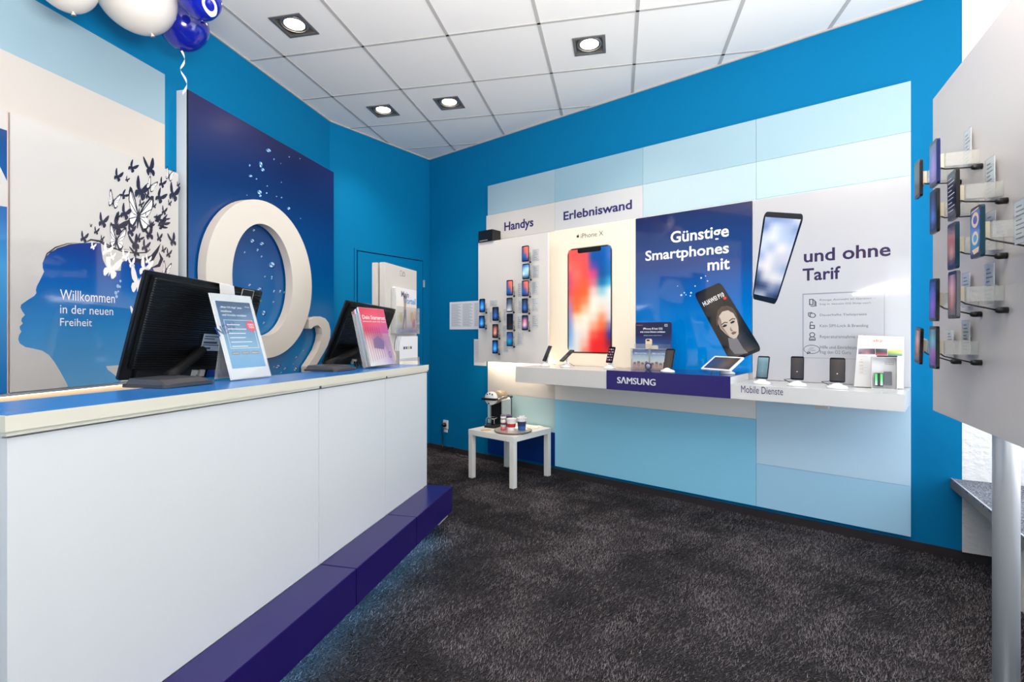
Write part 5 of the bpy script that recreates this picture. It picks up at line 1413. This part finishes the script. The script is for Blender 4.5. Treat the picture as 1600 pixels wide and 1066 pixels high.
for k, x in enumerate((lx + .006, .004)):
    lf_ = thing('leaflet', ['leaflet with smiling crowd in the left pocket of the navy dispenser', 'leaflet with smiling crowd in the right pocket, behind the black demo phone'][k], 'leaflet', WALL.mat(a + x, z_sam + .0082, o), 'leaflets in the navy dispenser')
    mb = MB(); mb.box(0, 0, -.018, .138, .158, .012, PAPER); mb.build('pages', lf_)
    mb = MB(); mb.paint(.001, .001, .137, .157, .0125, [[(40, 50, 100), (46, 56, 106)], [(50, 110, 180), (60, 120, 190)], [(190, 216, 236), (196, 220, 238)], [(236, 236, 236), (236, 232, 228)], [(214, 190, 176), (210, 186, 170)], [(190, 140, 116), (186, 136, 112)]], PRINTM, sub=2)
    for i in range(4): mb.flat(ring(.02 + .033 * i, .026 + .008 * (i % 2), .015, .020, 14), .013, mat('crowd_skin_%d' % (i % 2), [(206, 150, 124), (190, 130, 104)][i % 2], .5)); mb.flat(ring(.02 + .033 * i, .043 + .008 * (i % 2), .013, .010, 12), .0133, mat('crowd_hair', (96, 60, 48), .5))
    mb.text('Mehr vom Netz', .02, .118, .12, .130, .0132, PWHITE, .02); mb.text('für alle Tarife', .03, .100, .11, .110, .0132, PWHITE, .02)
    mb.build('cover_picture', lf_)
rg = thing('ring_stand', 'dark blue ring standing at the middle of the navy dispenser', 'ring', WALL.mat(a + .0, z_sam + .0046 + .029, o + .038))
MB().lathe([(.020, -.005), (.026, -.005), (.026, .005), (.020, .005), (.020, -.005)], mat('ring_blue', (36, 40, 96), .25), Matrix.Rotation(math.pi / 2, 4, 'X'), 24).build('ring', rg)
MB().lathe([(.0195, -.002), (.0195, .002)], mat('ring_glass', (190, 186, 206), .2), Matrix.Rotation(math.pi / 2, 4, 'X'), 24).build('centre', rg)

# white ticket display with a boxed streaming stick
a, o = on_shelf(1376, 603, z_right)
o = min(max(o, .2), .34)
td = thing('ticket_display', 'leaning white cardboard ticket display at the right end of the shelf', 'cardboard display', Mz(WALL.pt(a + .005, z_right + .0040, o), wyaw + .12))
ML = Matrix.Rotation(-.20, 4, 'X')
mb = MB(); mb.prism([(-.13, 0), (.115, 0), (.125, .315), (-.105, .325)], -.012, 0, mat('card_white', (222, 220, 219), .4), M=ML); mb.build('back_card', td)
mb = MB(); mb.add([(-.12, 0, -.09), (.11, 0, -.09), (.11, .26, -.066), (-.10, .26, -.066), (-.12, 0, -.092), (.11, 0, -.092), (.11, .26, -.068), (-.10, .26, -.068)], [(0, 1, 2, 3), (7, 6, 5, 4), (0, 3, 7, 4), (1, 5, 6, 2)], mat('card_white')); mb.box(-.12, 0, -.09, .112, .004, 0, mat('card_white')); mb.build('easel_foot', td)
mb = MB()
mb.text('sky', -.03, .278, .02, .300, .0006, mat('orange_print', (226, 150, 100), .4), .02, M=ML); mb.text('TICKET', .03, .281, .085, .294, .0006, mat('rose_grey_print', (196, 186, 190), .5), .0, M=ML)
mb.text('ab', -.095, .165, -.085, .172, .0006, mat('orange_print'), M=ML)
for k in range(4): mb.text('9,99', -.1, .15 - .022 * k, -.082, .158 - .022 * k, .0006, mat('orange_print'), M=ML)
for y in (.262, .255, .188, .12, .10, .08): mb.flat([(-.105, y), (.08 if y > .2 else -.06, y), (.08 if y > .2 else -.06, y + .002), (-.105, y + .002)], .0006, mat('faint_rule', (205, 200, 204), .6), M=ML)
mb.build('lettering', td)
mb = MB()
mb.paint(-.105, .205, -.02, .240, .0006, [[(190, 170, 196), (120, 100, 130), (60, 50, 60)], [(90, 70, 90), (190, 130, 120), (40, 36, 44)]], PRINTM, M=ML, sub=2)
mb.paint(-.018, .200, .040, .240, .0006, [[(30, 30, 36), (120, 120, 130)], [(50, 40, 46), (70, 70, 80)], [(214, 80, 96), (220, 90, 104)]], PRINTM, M=ML, sub=2)
mb.paint(.042, .198, .112, .236, .0006, [[(226, 226, 150), (206, 216, 120)], [(150, 160, 60), (220, 226, 140)], [(50, 120, 140), (60, 130, 150)]], PRINTM, M=ML, sub=2)
mb.build('printed_pictures', td)
bx = thing('streaming_stick_box', 'small white window box with a green striped stick before the ticket display', 'product box', Mz(WALL.pt(a + .03, z_right + .0006, o + .065), wyaw + .12))
BXW = mat('box_white', (206, 204, 204), .35)
mb = MB(); hb_ = .19
mb.box(-.062, 0, -.05, .062, .004, .0, BXW); mb.box(-.062, .004, -.05, -.059, hb_, 0, BXW); mb.box(.059, .004, -.05, .062, hb_, 0, BXW); mb.box(-.059, .004, -.05, .059, hb_, -.047, mat('box_inner', (226, 224, 224), .5)); mb.box(-.062, hb_, -.05, .062, hb_ + .003, 0, BXW)
mb.build('carton', bx)
mb = MB(); mb.box(-.035, hb_ + .0031, -.045, .062, hb_ + .010, -.002, BLACK); mb.build('lid_clip', bx)
mb = MB(); mb.prism(rrect(-.046, .016, -.004, .095, .005), -.03, -.016, mat('stick_black', (26, 26, 28), .3))
for x in (-.044, -.018): mb.paint(x, .022, x + .012, .092, -.0155, [[(90, 216, 120), (60, 190, 90)], [(120, 226, 140), (110, 210, 130)], [(226, 236, 226), (220, 232, 222)]], PRINTM, sub=2)
mb.build('stick', bx)
mb = MB(); mb.prism(rrect(.0, .024, .038, .105, .004), -.034, -.022, mat('remote_grey', (96, 98, 104), .4)); mb.build('remote', bx)
mb = MB(); mb.text('Streaming', .005, .155, .05, .162, -.0466, INKGREY); mb.text('TV Stick', .005, .145, .05, .152, -.0466, INKGREY); mb.build('lettering', bx)

# ------------------------------------------------------------------ side table with coffee things
LACK = mat('table_white', (238, 236, 230), .3)
TBM = Matrix.Identity(4)
ex, ey = Vector((.647, .763, 0)).normalized(), Vector((-.763, .647, 0)).normalized()
TBM.col[0][:3] = ex; TBM.col[1][:3] = ey; TBM.col[2][:3] = (0, 0, 1); TBM.translation = (.0128, 4.316, 0)
tbl = thing('side_table', 'small square white side table with four square legs by the display wall', 'table', TBM)
S = .55
mb = MB(); mb.box(0, 0, .40, S, S, .45, LACK, bevel=.0015); mb.build('tabletop', tbl)
for x in (0, S - .05):
    for y in (0, S - .05):
        mb = MB(); mb.box(x + .001, y + .001, 0, x + .049, y + .049, .3995, LACK, bevel=.0015); mb.build('leg', tbl)
TZ = .4505
def on_table(px, py, z=TZ): return at_z(px, py, z)

cm = thing('coffee_machine', 'slim silver and black capsule coffee machine at the back of the side table', 'coffee machine', Mz(on_table(782, 663.5) + Vector((-.025, -.044, 0)), -.52))
SILV = mat('machine_silver', (186, 190, 194), .3, .55); MWH = mat('machine_white', (232, 232, 232), .25); MBR = mat('machine_taupe', (150, 136, 116), .3, .3)
mb = MB(); mb.prism(rrect(-.062, -.03, .062, .16, .02), 0, .022, BLACK, M=Matrix.Rotation(-math.pi / 2, 4, 'X') @ Matrix.Diagonal((1, -1, 1, 1)))
mb.build('drip_tray', cm)
mb = MB()
for k in range(6): mb.box(-.045 + k * .016, .022, .045, -.039 + k * .016, .026, .145, STEEL)
mb.tube([(-.045, .024, .14), (-.045, .085, .14), (-.045, .09, .06), (.045, .09, .06), (.045, .085, .14), (.045, .024, .14)], .004, STEEL, 8)
mb.tube([(-.045, .085, .14), (.045, .085, .14)], .004, STEEL, 8)
mb.build('cup_rest', cm)
mb = MB(); mb.box(-.058, .0, -.13, .058, .235, .03, BLACK, bevel=.008); mb.build('inner_body', cm)
for x in (-1, 1):
    mb = MB(); mb.box(x * .059, .002, -.14, x * .069, .245, .035, SILV, bevel=.004); mb.build('side_panel', cm)
mb = MB(); mb.box(-.066, .235, -.145, .066, .262, .03, MWH, bevel=.010); mb.build('top_deck', cm)
mb = MB(); MH = Matrix.Translation((0, .275, -.10)) @ Matrix.Rotation(math.pi / 2, 4, 'X')
mb.lathe([(.0, 0), (.05, .002), (.060, .012), (.060, .20)], MBR, MH, 28); mb.build('head', cm)
mb = MB(); mb.lathe([(.0605, .20), (.063, .205), (.063, .235), (.058, .243), (0, .245)], MWH, MH, 28)
mb.build('head_cap', cm)
mb = MB()
for x, y in ((-.028, .318), (0, .324), (.028, .318), (-.01, .232)):
    mb.lathe([(.0075, 0), (.0075, .003)], BLACK, Matrix.Translation((x, y - .003, .145)) @ Matrix.Rotation(math.pi / 2, 4, 'X'), 10)
mb.build('buttons', cm)
mb = MB(); mb.box(-.085, .262, .12, .085, .280, .175, BLACK, bevel=.006); mb.build('handle', cm)
mb = MB()
for x in (-1, 1): mb.tube([(x * .078, .272, .13), (x * .074, .285, -.02), (x * .05, .280, -.12)], .006, STEEL, 8)
mb.build('lever', cm)
mb = MB(); mb.box(-.055, .02, -.19, .055, .25, -.146, mat('tank_smoke', (40, 48, 58), .15), bevel=.008); mb.box(-.055, .25, -.20, .055, .268, -.13, BLACK, bevel=.004); mb.build('water_tank', cm)

tr = thing('serving_tray', 'round silvery tray with a dark rim holding cups on the side table', 'tray', Mz(on_table(801.5, 674.5), 0))
mb = MB(); mb.lathe([(.0, .002), (.13, .002), (.160, .008), (.166, .016), (.170, .015), (.166, .004), (.14, 0), (0, 0)], mat('tray_silver', (206, 200, 196), .3, .5), n=48); mb.build('plate', tr)
mb = MB(); mb.lathe([(.1662, .0165), (.1715, .0152), (.1672, .0035), (.165, .0045), (.169, .0145), (.1662, .0165)], mat('tray_rim_brown', (120, 100, 84), .35), n=48); mb.build('rim', tr)
TY = TZ + .0026
can = thing('sprinkle_can', 'slim pale shaker can with a pink foot at the left of the tray', 'can', Mz(on_table(786.5, 672, TY), .2))
mb = MB(); mb.lathe([(.0255, 0), (.0255, .03)], mat('can_pink', (200, 90, 100), .35)); mb.lathe([(.0255, .03), (.0255, .128)], mat('can_white', (226, 220, 220), .35)); mb.build('body', can)
mb = MB(); mb.lathe([(.026, .128), (.026, .138), (.02, .142), (0, .143)], mat('can_lid_grey', (110, 104, 110), .4)); mb.build('lid', can)
mb = MB(); mb.lathe([(.0258, .098), (.0258, .112)], mat('can_band_grey', (150, 140, 150), .4)); mb.lathe([(.0258, .05), (.0258, .07)], mat('can_band_brown', (96, 66, 60), .4)); mb.build('printed_bands', can)
def cup(label, px, py, r0, r1, h, bands, extra=None):
    t = thing('cup', label, 'cup', Mz(on_table(px, py, TY), 0), 'cups on the tray')
    mb = MB(); y0 = 0
    for f, m in bands:
        mb.lathe([(lerp(r0, r1, y0), h * y0), (lerp(r0, r1, f), h * f)], m); y0 = f
    mb.f = [f for f in mb.f if len(f) == 4]; 
    n_ = len(mb.f); mb.m = [mb.mi(m) for _, m in bands for _ in range(28)]; mb.sm = [True] * n_
    mb.lathe([(r1, h), (r1 + .002, h + .002), (r1 - .002, h + .002), (r0 - .002, .004), (0, .004)], bands[-1][1])
    mb.build('body', t)
    if extra: extra(t, h, r1)
    return t
CW = mat('cup_white', (236, 234, 234), .35); CR = mat('cup_red', (196, 30, 40), .35); CBL = mat('cup_blue', (40, 100, 170), .35); CNV = mat('cup_navy', (34, 46, 96), .35); CPU = mat('cup_purple', (70, 50, 110), .35)
cup('white cup with a broad red band in the middle of the tray', 799, 672.5, .034, .046, .105, [(.30, CW), (.62, CR), (1.0, CW)])
def packets(t, h, r1):
    for k, (x, z, ry) in enumerate(((-.02, .0, .3), (.0, .012, -.2), (.016, -.01, .5), (.024, .014, -.5))):
        mb = MB(); mb.box(-.014, 0, -.002, .014, .055, .002, PAPER, M=Matrix.Translation((x, h - .035, z)) @ Matrix.Rotation(ry, 4, 'Y') @ Matrix.Rotation(.15 * (k - 1.5), 4, 'Z')); mb.build('sugar_packet', t)
cup('blue cup full of white sugar packets at the right of the tray', 815.3, 672, .034, .045, .110, [(.35, CBL), (.74, CNV), (1.0, CW)], packets)
cup('purple cup half hidden behind the red banded cup', 793.5, 667.5, .034, .045, .110, [(1.0, CPU)])
nk = thing('paper_napkins', 'loose white paper napkins at the right corner of the side table', 'napkins', Mz(on_table(836, 668.2), .9))
mb = MB(); mb.prism([(-.09, -.03), (.07, -.05), (.10, .02), (-.05, .055)], 0, .004, mat('napkin', (238, 234, 228), .8), M=Matrix.Rotation(-math.pi / 2, 4, 'X')); mb.build('lower_napkin', nk)
mb = MB(); mb.prism([(-.07, -.045), (.05, -.03), (.06, .035), (-.03, .045)], .0045, .009, mat('napkin'), M=Matrix.Rotation(-math.pi / 2, 4, 'X') @ Matrix.Rotation(.3, 4, 'Z')); mb.build('upper_napkin', nk)
cr = thing('wooden_coaster', 'small flat pale wooden coaster near the left corner of the side table', 'coaster', Mz(on_table(759, 672.5), .5))
MB().prism(rrect(-.045, -.025, .045, .025, .008), 0, .004, mat('pale_wood', (206, 172, 124), .6), M=Matrix.Rotation(-math.pi / 2, 4, 'X')).build('plate', cr)

# wall socket with plug and cable
pa_, pz_ = WALL.hit(697, 664, .001)
so = thing('wall_socket', 'white double wall socket with a black plug on the teal wall near the table', 'socket', WALL.mat(pa_, pz_, .001))
mb = MB(); mb.box(-.04, -.045, 0, .04, .055, .010, PAPER, bevel=.003); mb.build('plate', so)
mb = MB(); mb.box(-.03, -.085, 0, .03, -.052, .010, PAPER, bevel=.003); mb.build('lower_plate', so)
pl = thing('power_plug', 'black power plug in the wall socket with its cable trailing to the floor', 'plug', WALL.mat(pa_ - .008, pz_ + .002, .012))
mb = MB(); mb.lathe([(.026, 0), (.026, .014), (.018, .032), (.012, .04), (0, .041)], BLACK, Matrix.Rotation(math.pi / 2, 4, 'X'), 18); mb.build('plug_body', pl)
zf_ = -pz_ - .002 + .008
mb = MB(); mb.tube([(0, -.01, .03), (-.01, -.06, .038), (-.012, -.16, .02), (-.005, -.25, .03), (.01, zf_ + .03, .05), (.03, zf_, .08), (.10, zf_ + .05, .05), (.18, zf_ + .07, .04), (.24, zf_, .06), (.30, zf_, .10), (.38, zf_, .09), (.52, zf_, .05)], .0045, BLACK, 8); mb.build('cable', pl)

# ------------------------------------------------------------------ free standing board by the window
bz1 = BOARD.hit(1457.5, 155, 0)[1]; bz0 = BOARD.hit(1457.5, 641.5, 0)[1]
bt, _ = BOARD.hit(1457.5, 300, 0)
rb = thing('window_board', 'tall white free standing board on a round silver pole at the right', 'display board', BOARD.mat(bt, bz0, 0))
mb = MB(); mb.box(0, 0, -.022, 1.45, bz1 - bz0, 0, mat('window_board_white', (206, 199, 196), .35), bevel=.0015); mb.build('panel', rb)
ps_ = BOARD.hit(1572, 700, -.054)[0] - bt
POLE = mat('pole_silver', (214, 216, 220), .34, .45)
for x in (ps_, 1.28):
    mb = MB(); mb.lathe([(.0295, -bz0 + .012), (.0295, bz1 - bz0 - .15)], POLE, Matrix.Translation((x, 0, -.054)), 32); mb.build('pole', rb)
    mb = MB(); mb.lathe([(.09, -bz0), (.09, -bz0 + .006), (.035, -bz0 + .014)], POLE, Matrix.Translation((x, 0, -.054)), 32); mb.build('pole_foot', rb)
RPH = [(1426, 1440, 257, 314, 281, 'black', BODYK), (1450, 1466, 222, 292, 256, 'lila', BODYB), (1476.5, 1497.5, 272, 347, 306, 'black', BODYK), (1451, 1464.8, 300, 367, 331, 'nite', BODYK), (1478, 1495.5, 350, 422, 385, 'red', BODYT), (1514, 1534.5, 326, 406, 363, 'wave', BODYT), (1449, 1465.5, 437, 503, 469, 'lila', BODYK), (1479, 1496.5, 424, 498, 461, 'pink', BODYS), (1426, 1441, 511, 567, 540, 'pink', BODYK), (1449, 1465.5, 510, 576, 543, 'teal', BODYK)]
GROM = [(1474, 300), (1503, 278), (1538.5, 329), (1503.5, 349), (1538.5, 408), (1581, 395), (1503.5, 492), (1538.5, 487), (1475, 560), (1503.5, 564)]
RLB = ['dark handset at the upper left corner of the window board, overlapping the blue wall', 'topmost handset on the window board, with a violet blue screen', 'black handset with white text lines, third from the top on the window board',
       'navy handset just below the topmost violet one on the window board', 'handset with dark red picture in the middle of the window board', 'large teal edged handset nearest the viewer on the window board',
       'thin handset above the purple and teal one, left side of the window board', 'silver edged handset below the dark red one on the window board', 'tilted handset at the lower left corner of the window board', 'lowest handset on the window board, with a teal and purple screen']
OA = .10
tilts = [0, 0, .03, 0, 0, 0, -.04, -.01, -.12, 0]
for i, (x0, x1, y0, y1, yc, pic, body) in enumerate(RPH):
    xc = (x0 + x1) / 2
    a, zc_ = BOARD.hit(xc, yc, OA); zt_ = BOARD.hit(xc, y0, OA)[1]; zb_ = BOARD.hit(xc, y1, OA)[1]
    h = min(zt_ - zb_, .165); w = h * .50
    t = thing('display_handset', RLB[i], 'handset', BOARD.mat(a, zc_, OA) @ Matrix.Rotation(tilts[i], 4, 'Z'), 'handsets on the window board')
    handset(t, w, h, .0085, pic, body=body, home=i in (7, 9))
    if i == 2:
        mb = MB()
        for k in range(9): mb.flat([(-w * .36, h * (.36 - .085 * k)), (w * (.05 + .3 * ((k * 5) % 3) / 2), h * (.36 - .085 * k)), (w * (.05 + .3 * ((k * 5) % 3) / 2), h * (.375 - .085 * k)), (-w * .36, h * (.375 - .085 * k))], .0009, mat('screen_text', (190, 190, 196), .3, emit=.3))
        mb.build('screen_text', t)
    if i == 5:
        mb = MB(); SR = mat('screen_sand', (206, 180, 150), .3, emit=.3)
        for cy_, ra in ((.24, .34), (-.12, .30)): mb.flat(ring(0, h * cy_, w * ra, w * ra * .9, 20), .0009, SR, [ring(0, h * cy_, w * ra * .6, w * ra * .5, 20)])
        mb.flat([(-w * .4, h * .40), (w * .35, h * .44), (w * .3, h * .46), (-w * .3, h * .43)], .0009, SR); mb.flat([(-w * .3, -h * .34), (w * .38, -h * .30), (w * .3, -h * .40), (-w * .1, -h * .43)], .0009, SR)
        mb.build('screen_shapes', t)
    mb = MB(); mb.box(.017, -.020, -OA + .0008, .031, .020, -.022, CLEARB); mb.build('mount_arm', t)
    mb = MB(); mb.box(-.018, -.020, -.0215, .018, .022, -.0088, HOLDT); mb.build('security_tag', t)
    g_ = BOARD.hit(*GROM[i], .012)
    kx, ky = g_[0] - a, g_[1] - zc_
    kx = max(min(kx, .17), .05)
    mb = MB(); mb.lathe([(.0085, 0), (.0085, .018), (.006, .024)], BLACK, Matrix.Translation((kx, ky, -OA + .0008)) @ Matrix.Rotation(math.pi / 2, 4, 'X'), 14); mb.build('cable_grommet', t)
    mb = MB(); mb.tube([(.01, -h * .12, -.012), (.03, -h * .2, -.02), (lerp(.03, kx, .6), lerp(-h * .2, ky, .6), -.055), (kx, ky, -OA + .022)], .0022, BLACK, 8); mb.build('cable', t)
for i, (x0, x1, y0, y1, off) in enumerate([(1504, 1514, 218, 268, .015), (1537, 1552, 263, 318, .015), (1538, 1552, 345, 402, .015), (1536, 1551, 425, 484, .02), (1501, 1513, 438, 488, .015), (1501, 1516, 511, 562, .015), (1477, 1489, 525, 567, .015), (1581, 1600, 330, 392, .05)]):
    a0, zt_ = BOARD.hit(x0, y0, off); a1 = BOARD.hit(x1, y0, off)[0]; zb_ = BOARD.hit((x0 + x1) / 2, y1, off)[1]
    lab = ['price card high on the window board right of the topmost handset', 'price card on the window board right of the black handset with text', 'price card beside the large teal edged handset', 'price card right of the silver edged handset',
           'price card behind the silver edged handset', 'price card right of the lowest handset on the window board', 'price card between the two lowest handsets of the window board', 'price card cut off by the right edge of the picture'][i]
    w = min(max(a1 - a0, .04), .055) if i < 7 else .065
    t = card(a0, zb_ + .018, w, min(zt_ - zb_, .12), BOARD, max(off - .006, .006), lab, 'price cards on the window board', rules=8)
    mb = MB(); mb.box(w * .3, .02, -max(off - .006, .006) + .0008, w * .7, .05, -.0005, CLEARB); mb.build('holder_block', t)

# ------------------------------------------------------------------ window bench, radiator
ZB = .478
b1 = at_z(1485, 747.5, ZB); b2 = at_z(1600, 840, ZB)
bd = (b2 - b1).normalized()
a1_ = (b1 - WALL.p0).dot(WALL.n)
b1 = b1 - bd * (max(0, (a1_ - .002)) / abs(bd.dot(WALL.n))) * 0 
b3 = b1 + bd * 2.4
q1 = WINF.pt(0.0, 0, .004); q2 = WINF.pt(2.4, 0, .004)
w1 = PLF.pt(.0, 0, .004); w1b = PLF.pt(plen, 0, .004)
fp = [b1, b3, q2, w1b, w1]
fp2 = [(p.x, p.y) for p in fp]
if sum(fp2[i][0] * fp2[(i + 1) % 5][1] - fp2[(i + 1) % 5][0] * fp2[i][1] for i in range(5)) < 0: fp2 = fp2[::-1]
wb = thing('window_bench', 'carpeted window display bench with an aluminium front edge at the right', 'window bench')
BCARPET = carpet_material('bench_carpet_lit', (56, 58, 66), (214, 216, 226))  # lighter copy of the floor carpet, window brightness put into its colours
mb = MB(); mb.prism(fp2, ZB - .012, ZB, BCARPET); mb.build('carpet_top', wb)
mb = MB(); mb.prism(fp2, ZB - .055, ZB - .0125, mat('bench_board', (120, 116, 112), .6)); mb.build('board', wb)
EF = Frame((b1.x, b1.y), (-bd.x, -bd.y))
mb = MB(); mb.box(-2.4, ZB - .05, .0005, 0, ZB + .003, .008, ALU); mb.box(-2.4, ZB - .035, .008, 0, ZB - .015, .011, ALU); mb.build('edge_profile', wb, EF.mat())
rp_ = at_z(1591, 955, .06)
RF = Frame((rp_.x, rp_.y), (WINF.u.x, WINF.u.y))
ra = thing('radiator', 'cream ribbed radiator under the window bench at the right edge', 'radiator', RF.mat(0, .06, 0))
RADC = mat('radiator_cream', (228, 222, 212), .4)
mb = MB()
for k in range(14):
    x = .0 + k * .055
    mb.box(x, 0, -.09, x + .042, .30, 0, RADC, bevel=.012)
o = mb.build('ribs', ra)
mb = MB(); mb.tube([(-.005, .03, -.045), (.78, .03, -.045)], .014, RADC, 10); mb.tube([(-.005, .27, -.045), (.78, .27, -.045)], .014, RADC, 10); mb.build('pipes', ra)
mb = MB(); mb.box(.05, -.06, -.08, .08, .0, -.01, RADC); mb.box(.68, -.06, -.08, .71, 0, -.01, RADC); mb.build('feet', ra)

# ------------------------------------------------------------------ balloons
BW_ = mat('balloon_white', (208, 202, 197), .22, coat=.3); BB_ = mat('balloon_blue', (18, 30, 150), .14, coat=.5)
MARK = mat('balloon_mark', (240, 240, 244), .3)
def balloon(label, px, py, D, rpx, m, tilt=0.0, st=1.12, ribbon=False, marks=()):
    c = at(px, py, D); r = rpx * D / FPX
    view = (Vector((0, 0, CAMH)) - c).normalized()
    x = Vector((view.y, -view.x, 0)).normalized() * -1
    M = basis(c, x, Vector((0, 0, 1)))
    t = thing('balloon', label, 'balloon', M, 'balloons under the ceiling')
    prof = []
    for k in range(21):
        a = math.pi * k / 20
        yy = -math.cos(a); rr = math.sin(a) * (1.0 if yy > 0 else 1.0 - .10 * yy * yy)
        prof.append((max(rr * r, 1e-6), yy * r * (st if yy < 0 else 1.0)))
    R = Matrix.Rotation(tilt, 4, 'Z')
    mb = MB(); mb.lathe(prof, m, R, 40); mb.build('skin', t)
    kp = R @ Vector((0, -r * st, 0))
    mb = MB(); mb.lathe([(.004, -.006), (.010, -.016), (.004, -.004), (.005, .004)], m, R @ Matrix.Translation((0, -r * st, 0)), 10); mb.build('knot', t)
    for pts, w in marks:
        vs = []; fs = []; n = len(pts)
        for i, (u, v) in enumerate(pts):
            a, b = pts[(i - 1) % n], pts[(i + 1) % n]; dx, dy = b[0] - a[0], b[1] - a[1]; l = math.hypot(dx, dy) or 1
            for sg in (1, -1):
                uu, vv = u - dy / l * w * sg, v + dx / l * w * sg
                q = min(uu * uu + vv * vv, .96); vs.append((uu * r * 1.006, vv * r * (1.006 if vv > 0 else 1.006 * st), math.sqrt(1 - q) * r * 1.006))
        for i in range(n): fs.append((2 * i, 2 * ((i + 1) % n), 2 * ((i + 1) % n) + 1, 2 * i + 1))
        mb = MB(); mb.add(vs, fs, MARK, True); mb.build('printed_mark', t)
    top = CEIL - c.z
    mb = MB(); mb.tube([(0, r * .99, 0), (0, top - .006, -.0)], .0012, MARK, 6); mb.build('hanging_cord', t)
    if ribbon:
        p = []
        for k in range(25):
            f = k / 24; p.append((kp.x + .012 * math.sin(f * 11) + .018 * f, kp.y - .012 - .235 * f, .012 * math.cos(f * 11)))
        wd_ = []
        mb = MB()
        vs = []
        for k, q in enumerate(p):
            a = k * .45; vs += [(q[0] + .004 * math.cos(a), q[1] + .003, q[2] + .004 * math.sin(a)), (q[0] - .004 * math.cos(a), q[1] - .003, q[2] - .004 * math.sin(a))]
        mb.add(vs, [(2 * k, 2 * k + 1, 2 * k + 3, 2 * k + 2) for k in range(24)], MARK, True); mb.build('curling_ribbon', t)
    return t
def loop(cx, cy, rx, ry, rot=0): return ring(cx, cy, rx, ry, 28, rot=rot)
balloon('left of the two white balloons at the top left', 103, -26, 2.15, 41, BW_, .2, 1.02)
balloon('larger of the two white balloons, touching the blue ones', 214, -6, 2.42, 54, BW_, .35, 1.02)
balloon('dark blue balloon peeping out between the two white balloons', 182, -16, 2.60, 33, BB_, 0, 1.05)
balloon('blue balloon hanging lowest with a curling white ribbon under it', 286, 38, 2.76, 36, BB_, -.05, 1.12, True, [(loop(.45, .58, .22, .44, .55), .055)])
balloon('blue balloon at the upper right of the balloon bunch', 312, -3, 2.50, 31, BB_, .1, 1.05, False, [(loop(.42, -.55, .27, .25, .2), .06)])
